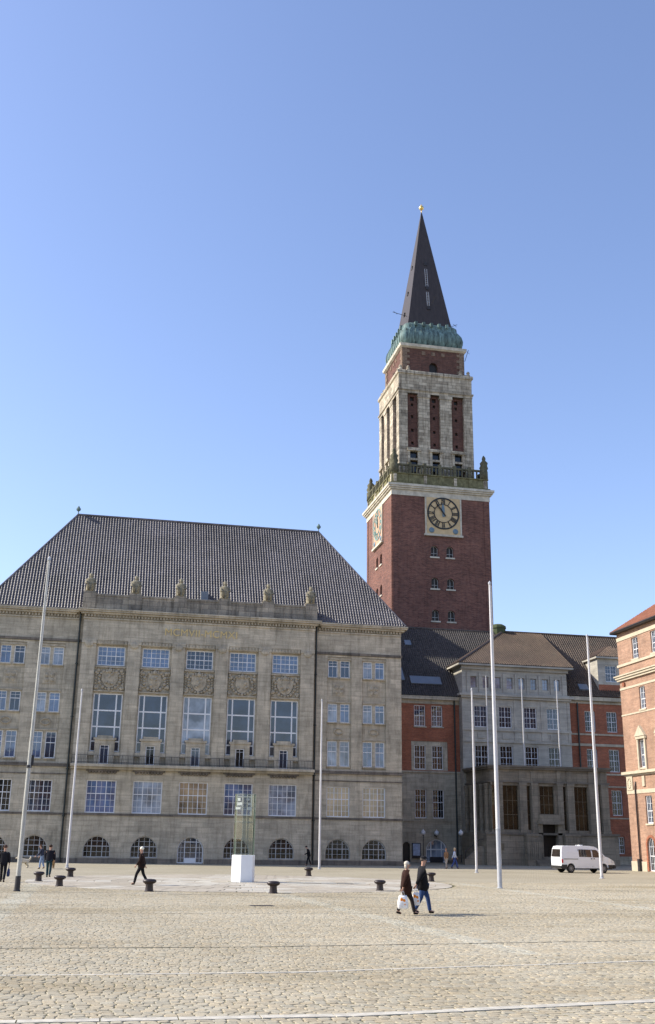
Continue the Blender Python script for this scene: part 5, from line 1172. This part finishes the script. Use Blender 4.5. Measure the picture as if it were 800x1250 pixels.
def person(label, loc, face, h=1.75, coat=(0.02, 0.02, 0.022), legs=(0.03, 0.03, 0.035), hair=(0.1, 0.07, 0.05), stride=0.32, coat_len=0.80, arms=((0.12, -0.05), (-0.10, 0.0)), lean=0.0, hat=None, bulk=1.0, head_dip=0.0, group=None, shoes=(0.015, 0.013, 0.012), shirt=None, bend=0.0, long_hair=False, gap=0.0):
    """faces +x locally; arms: (forward swing of the hand, extra bend) for left (+y) and right (-y)"""
    t = thing('person', label, 'person', loc, group); k = h/1.75; t.rotation_euler = (0, 0, face)
    def J(x, y, z): return (x*k + lean*(z-0.9)*k if z > 0.9 else x*k, y*k, z*k)
    hip, ch = J(0, 0, 0.94), J(0.01+bend*0.4, 0, 1.25)
    sh = [J(bend*0.7, s*0.19*bulk, 1.43-bend*0.1) for s in (1, -1)]
    neck, head0, head1 = J(0.01+bend, 0, 1.50-bend*0.15), J(0.035+bend*1.3+head_dip*0.5, 0, 1.60-bend*0.3-head_dip*0.2), J(0.045+bend*1.4+head_dip, 0, 1.70-bend*0.4-head_dip*0.3)
    an = []
    for s, sg in ((1, 1), (-1, -1)):
        st = stride*sg
        hp = J(0, s*0.095, 0.90); kn = J(st*0.52+0.05, s*0.10, 0.50+abs(st)*0.02); ank = J(st-(0.04 if st < 0 else 0), s*0.095, 0.09+(0.05 if st < 0 else 0)); toe = J(st+0.15 if st > 0 else st+0.10, s*0.11, 0.035)
        an.append((hp, kn, ank, toe))
    ar = []
    for (sw, bd), s, S_ in zip(arms, (1, -1), sh):
        S = Vector(S_); el = S + Vector((sw*0.35-0.02, s*0.05*bulk, -0.28))*k; hd = el + Vector((sw*0.6+bd, s*0.01-s*bd*0.25, -0.25+max(0, bd)*0.35))*k
        ar.append((tuple(S), tuple(el), tuple(hd)))
    # body: one continuous surface
    V = [hip]; E = []; Q = [0.13*k]
    c = chain(V, E, Q, 0, [(ch, (0.15*k, 0.11*k)), (neck, 0.055*k), (head0, (0.075*k, 0.07*k)), (head1, (0.088*k, 0.078*k)), (tuple(Vector(head1)+Vector((-0.005, 0, 0.07*k))), 0.055*k)])
    for hp, kn, ank, toe in an: chain(V, E, Q, 0, [(hp, 0.085*k), (kn, 0.06*k), (ank, 0.04*k), (toe, 0.035*k)])
    for i, (S, el, hd) in enumerate(ar):
        D = (Vector(hd)-Vector(el)).normalized()
        w_ = chain(V, E, Q, 1, [(S, 0.06*k), (el, 0.042*k), (hd, 0.027*k), (tuple(Vector(hd)+D*0.055*k), (0.036*k, 0.020*k))])
        sd_ = 1 if i == 0 else -1
        for f_ in range(4):
            b0 = Vector(hd)+D*0.085*k+Vector((0.027-0.018*f_, 0, 0))*k; chain(V, E, Q, w_, [(tuple(b0), 0.0085*k), (tuple(b0+D*0.032*k+Vector((0, -sd_*0.008, 0))*k), 0.0078*k), (tuple(b0+D*(0.055-0.006*abs(f_-1))*k+Vector((0, -sd_*0.022, 0))*k), 0.0062*k)])
        b0 = Vector(hd)+D*0.04*k+Vector((0.042, -sd_*0.01, 0))*k; chain(V, E, Q, w_-1, [(tuple(b0), 0.010*k), (tuple(b0+D*0.035*k+Vector((0.008, -sd_*0.012, 0))*k), 0.008*k)])
    skinned('body', V, E, Q, SKIN, t)
    # face: nose, ears, eyes
    q = MB(); hx = Vector(head1); q.ball(hx+Vector((0.094, 0, -0.025))*k, 0.017*k, 8, 6, (1.1, 0.8, 1.4)); [q.ball(hx+Vector((0.0, s*0.082, -0.02))*k, 0.026*k, 8, 6, (0.7, 0.4, 1.2)) for s in (1, -1)]; q.ball(hx+Vector((0.078, 0, -0.068))*k, 0.018*k, 8, 5, (0.6, 1.3, 0.4)); obj2('face', q, SKIN, t)
    q = MB(); [q.ball(hx+Vector((0.081, s*0.03, 0.005))*k, 0.010*k, 6, 5) for s in (1, -1)]; obj2('eyes', q, IRON, t)
    # hair or hat
    q = MB(); q.ball(hx+Vector((-0.022, 0, 0.035))*k, 0.103*k, 14, 10, (1.0, 0.92, 0.88)); 
    if long_hair: q.ball(hx+Vector((-0.055, 0, -0.05))*k, 0.085*k, 12, 8, (0.7, 1.0, 1.3))
    obj2('hair', q, cloth('hair', hair), t)
    if hat: q = MB(); q.ball(hx+Vector((-0.01, 0, 0.075))*k, 0.108*k, 14, 8, (1.1, 1.0, 0.55)); q.ball(hx+Vector((0.07, 0, 0.055))*k, 0.07*k, 10, 5, (1, 1, 0.2)); obj2('cap', q, cloth('cap', hat), t)
    # trousers, shoes
    cm = cloth('trousers', legs); V = [tuple(Vector(hip)+Vector((0, 0, 0.04*k)))]; E = []; Q = [(0.15*k*bulk, 0.125*k)]
    for hp, kn, ank, toe in an: chain(V, E, Q, 0, [(hp, (0.105*k*bulk, 0.10*k)), (kn, 0.078*k), (tuple(Vector(ank)+Vector((0, 0, -0.02*k))), 0.066*k)])
    skinned('trousers', V, E, Q, cm, t)
    sm_ = cloth('shoe', shoes)
    for hp, kn, ank, toe in an:
        V = [tuple(Vector(ank)+Vector((-0.05, 0, -0.04))*k)]; E = []; Q = [0.045*k]; chain(V, E, Q, 0, [(tuple((Vector(ank)+Vector(toe))/2-Vector((0, 0, 0.015*k))), 0.048*k), (toe, (0.042*k, 0.035*k))]); skinned('shoe', V, E, Q, sm_, t, 1)
    # coat
    km = cloth('coat', coat); zt = coat_len*k
    V = [tuple(Vector(ch)+Vector((0, 0, -0.02*k)))]; E = []; Q = [(0.205*k*bulk, 0.155*k*bulk)]
    chain(V, E, Q, 0, [(tuple(Vector(hip)+Vector((0, 0, 0.03*k))), (0.20*k*bulk, 0.165*k*bulk)), ((Vector(hip)[0]*0.9, 0, zt), (0.215*k*bulk, 0.185*k*bulk))])
    chain(V, E, Q, 0, [(tuple(Vector(neck)+Vector((-0.01, 0, -0.05*k))), (0.12*k*bulk, 0.10*k)), (tuple(Vector(neck)+Vector((-0.005, 0, 0.015*k))), 0.066*k)])
    for S, el, hd in ar:
        e2 = tuple(Vector(el)+(Vector(hd)-Vector(el))*0.93)
        chain(V, E, Q, 0, [(tuple(Vector(S)), 0.088*k*bulk), (el, 0.068*k*bulk), (e2, 0.052*k)])
    skinned('coat', V, E, Q, km, t)
    return t, ar, k
def obj2(name, mb, mat, parent):
    """a part given in its thing's own coordinates"""
    me = bpy.data.meshes.new(name); me.from_pydata([tuple(v) for v in mb.v], [], mb.f); me.update(); me.materials.append(mat)
    for p in me.polygons: p.use_smooth = True
    o = bpy.data.objects.new(name, me); o.parent = parent; col.objects.link(o); ROOT[o.name] = Vector((0, 0, 0)); return o
def bag(name, label, person_, hand, col_, w_=0.36, h_=0.42, accent=None, th=0.12):
    P = Vector(person_.location) + Matrix.Rotation(person_.rotation_euler.z, 3, 'Z') @ Vector(hand)
    t = thing(name, label, 'bag', (P.x, P.y, P.z-0.10-h_-0.12)); t.rotation_euler = (0, 0, person_.rotation_euler.z)
    q = MB(); n = 12
    def rg(z, sx, sy): return [(sx*math.copysign(abs(math.cos(a))**0.6, math.cos(a)), sy*math.copysign(abs(math.sin(a))**0.8, math.sin(a)), z) for a in [2*math.pi*j/n for j in range(n)]]
    q.ring([rg(0, w_*0.42, th*0.35), rg(0.03, w_*0.5, th*0.55), rg(h_*0.5, w_*0.52, th*0.62), rg(h_*0.85, w_*0.42, th*0.4), rg(h_, w_*0.36, th*0.15)]); obj2('sack', q, cloth(name, col_), t)
    q = MB()
    for s in (-1, 1): q.tube([(-w_*0.18, s*0.01, h_-0.01), (-0.02, s*0.006, h_+0.13), (0.02, s*0.006, h_+0.13), (w_*0.18, s*0.01, h_-0.01)], 0.009, 5)
    obj2('handles', q, cloth('handle', col_), t)
    if accent:
        q = MB()
        for s in (-1, 1):
            for cx_, cz_, r_ in ((-0.05, h_*0.70, 0.045), (0.03, h_*0.60, 0.05), (-0.01, h_*0.45, 0.045), (0.05, h_*0.36, 0.04), (0.0, h_*0.25, 0.03)): q.ball((cx_, s*th*0.50, cz_), r_, 10, 6, (1, 0.25, 1.2))
        obj2('printed_patch', q, plain('orange print', accent, 0.6, 0.3, 0.2, 20), t)
    return t
FWD = R(-8)    # along the square, to the right as seen from the camera
wo_, ar, k = person('grey haired woman in a knee length brown coat carrying a shopping bag', (10.02, 35.0, 0.035), FWD, 1.60, coat=(0.032, 0.014, 0.010), legs=(0.035, 0.03, 0.03), hair=(0.55, 0.50, 0.42), stride=0.30, coat_len=0.62, arms=((-0.12, 0.0), (-0.18, 0.02)), bulk=1.32, group=None, long_hair=True)
bag('shopping_bag', 'white and orange plastic shopping bag in the right hand of the woman in brown', wo_, ar[1][2], (0.85, 0.84, 0.82), 0.34, 0.42, (0.80, 0.25, 0.02))
mn, ar, k = person('man in a black coat, dark cap and blue jeans walking beside the woman in brown', (10.75, 35.55, 0.035), FWD, 1.74, coat=(0.012, 0.012, 0.014), legs=(0.035, 0.065, 0.16), hair=(0.10, 0.085, 0.075), stride=0.25, coat_len=0.66, arms=((-0.12, 0.0), (-0.28, 0.0)), bulk=1.32, hat=(0.015, 0.015, 0.018))
bag('shopping_bag', 'white and orange plastic shopping bag held by the man in the black coat', mn, ar[1][2], (0.85, 0.84, 0.82), 0.26, 0.40, (0.85, 0.28, 0.02))
person('white haired man in a dark brown coat walking past the bollard near the plinth', (2.2, 56.2, 0.035), R(170), 1.76, coat=(0.022, 0.012, 0.010), legs=(0.012, 0.012, 0.014), hair=(0.80, 0.76, 0.62), stride=0.30, coat_len=0.74, arms=((0.2, 0.05), (-0.15, 0.0)), bulk=1.1)
a_, ar, k = person('person in dark clothes at the left edge carrying a dark blue bag', (-4.7, 58.6, 0.0), R(85), 1.78, coat=(0.014, 0.014, 0.017), legs=(0.012, 0.012, 0.016), hair=(0.08, 0.05, 0.04), stride=0.16, coat_len=0.85, arms=((0.05, 0), (0.05, 0)), bulk=1.05)
bag('holdall', 'dark blue carrier bag held by the person at the left edge', a_, ar[1][2], (0.035, 0.05, 0.12), 0.30, 0.40)
person('person in a dark suit seen from behind, right of the grey flagpole', (-2.75, 66.2, 0.0), R(80), 1.76, coat=(0.013, 0.013, 0.018), legs=(0.02, 0.05, 0.06), hair=(0.05, 0.03, 0.02), stride=0.10, coat_len=0.82, arms=((0.15, 0.12), (0.10, 0.12)), bulk=1.15)
person('person in blue jeans and dark jacket bending towards the two dogs', (-3.95, 82.5, 0.0), R(165), 1.66, coat=(0.04, 0.045, 0.07), legs=(0.20, 0.27, 0.40), hair=(0.10, 0.06, 0.04), stride=0.12, coat_len=0.85, arms=((0.3, 0.1), (0.2, 0.05)), bend=0.12)
person('stooped person in dark clothes walking in the shade beneath the hall', (19.1, 99.3, 0.0), R(178), 1.75, coat=(0.012, 0.012, 0.014), legs=(0.012, 0.012, 0.014), hair=(0.03, 0.02, 0.02), stride=0.20, coat_len=0.78, arms=((0.2, 0.2), (-0.1, 0.1)), bend=0.13, head_dip=0.04)
person('person in brown jacket and pale trousers standing near the arched door', (30.5, 93.5, 0.0), R(-150), 1.68, coat=(0.22, 0.12, 0.06), legs=(0.38, 0.33, 0.27), hair=(0.25, 0.14, 0.08), stride=0.15, coat_len=0.84, arms=((0.2, 0.1), (0.0, 0)))
person('person in pale blue top and blue jeans walking near the arched door', (31.4, 93.9, 0.0), R(-20), 1.72, coat=(0.52, 0.58, 0.68), legs=(0.06, 0.09, 0.26), hair=(0.5, 0.4, 0.25), stride=0.25, coat_len=0.86, arms=((0.2, 0.05), (-0.2, 0)), long_hair=True)
def dog(label, loc, face, c, s=1.0):
    t = thing('dog', label, 'dog', loc, 'dogs on the square'); t.rotation_euler = (0, 0, face); m = cloth('dog fur', c)
    V = [(-0.22*s, 0, 0.42*s)]; E = []; Q = [0.12*s]
    ce = chain(V, E, Q, 0, [((0.0, 0, 0.43*s), 0.135*s), ((0.22*s, 0, 0.43*s), 0.15*s)])
    chain(V, E, Q, ce, [((0.34*s, 0, 0.55*s), 0.10*s), ((0.42*s, 0, 0.63*s), 0.095*s), ((0.53*s, 0, 0.60*s), 0.055*s), ((0.59*s, 0, 0.59*s), 0.035*s)])
    chain(V, E, Q, 0, [((-0.34*s, 0, 0.50*s), 0.05*s), ((-0.42*s, 0, 0.64*s), 0.055*s), ((-0.38*s, 0, 0.72*s), 0.04*s)])
    for sy in (1, -1):
        chain(V, E, Q, 0, [((-0.20*s, sy*0.09*s, 0.33*s), 0.09*s), ((-0.14*s, sy*0.10*s, 0.24*s), 0.06*s), ((-0.27*s, sy*0.10*s, 0.14*s), 0.04*s), ((-0.24*s, sy*0.10*s, 0.03*s), 0.035*s), ((-0.19*s, sy*0.10*s, 0.02*s), 0.03*s)])
        chain(V, E, Q, ce, [((0.23*s, sy*0.09*s, 0.32*s), 0.075*s), ((0.20*s, sy*0.09*s, 0.20*s), 0.045*s), ((0.23*s, sy*0.09*s, 0.09*s), 0.038*s), ((0.27*s, sy*0.09*s, 0.02*s), 0.032*s)])
    skinned('body', V, E, Q, m, t)
    q = MB()
    for sy in (1, -1): q.ball((0.40*s, sy*0.085*s, 0.66*s), 0.05*s, 8, 6, (0.7, 0.5, 1.4))
    obj2('ears', q, m, t); q = MB(); q.ball((0.62*s, 0, 0.60*s), 0.018*s, 6, 5); [q.ball((0.50*s, sy*0.045*s, 0.65*s), 0.012*s, 6, 4) for sy in (1, -1)]; obj2('nose_and_eyes', q, IRON, t)
dog('fluffy cream dog standing left of the person in blue jeans', (-5.35, 84.8, 0), R(200), (0.60, 0.52, 0.38), 1.15)
dog('light brown dog standing right of the person in blue jeans', (-3.25, 83.6, 0), R(100), (0.36, 0.23, 0.11), 1.0)

# ------------------------------------------------------------------ houses across the square, behind the camera; they show only in the window panes
def town_house(x0, x1, y, hgt, mat, label, n, roof=None):
    t = thing('town_house', label, 'building', ((x0+x1)/2, y, 0), 'houses across the square behind the camera')
    F = Fr((0, y, 0), (-1, 0, 0), (0, 1, 0)); m = MB(); W_ = (x1-x0)/n; hs = []
    for i in range(n):
        c = -x1+(i+0.5)*W_
        for fl in range(int(hgt//3.6)): hs.append((c-0.7, c+0.7, 1.0+3.6*fl, 3.0+3.6*fl))
    wall(m, F, -x1, -x0, 0, hgt, hs, 0.2); m.box(x0+.01, x1-.01, y-12, y-0.5, 0, hgt-0.02); obj('front', m, mat, t)
    wm = MB(); gm = MB()
    for a, b, c, d in hs:
        gm.quad(F.at(a, c, -.15), F.at(b, c, -.15), F.at(b, d, -.15), F.at(a, d, -.15)); fbox(wm, F, (a+b)/2-.05, (a+b)/2+.05, c, d, -.14, -.08); fbox(wm, F, a, b, (c+d)/2-.05, (c+d)/2+.05, -.141, -.09)
    obj('window_bars', wm, WHITE, t); obj('panes', gm, GL_D, t)
    r = MB(); r.ring([[(x0-.4, y+.5, hgt), (x1+.4, y+.5, hgt), (x1+.4, y-12.5, hgt), (x0-.4, y-12.5, hgt)], [(x0-.4, y-5.5, hgt+6), (x1+.4, y-5.5, hgt+6), (x1+.4, y-6.5, hgt+6), (x0-.4, y-6.5, hgt+6)]]); obj('roof', r, TILE_B, t)
YEL = plain('cream render', (0.62, 0.54, 0.40), 0.85, 0.2, 0.1, 1)
town_house(-34, -14, -42, 15.0, YEL, 'cream rendered house across the square, at one end of the row', 6)
town_house(-14, 6, -40, 18.2, BRICK_R, 'salmon brick house across the square next to a cream house', 6)
town_house(6, 26, -41, 14.6, YEL, 'cream rendered house between two brick houses across the square', 6)
town_house(26, 50, -40, 18.2, BRICK_R, 'broad salmon brick house across the square at the other end', 8)
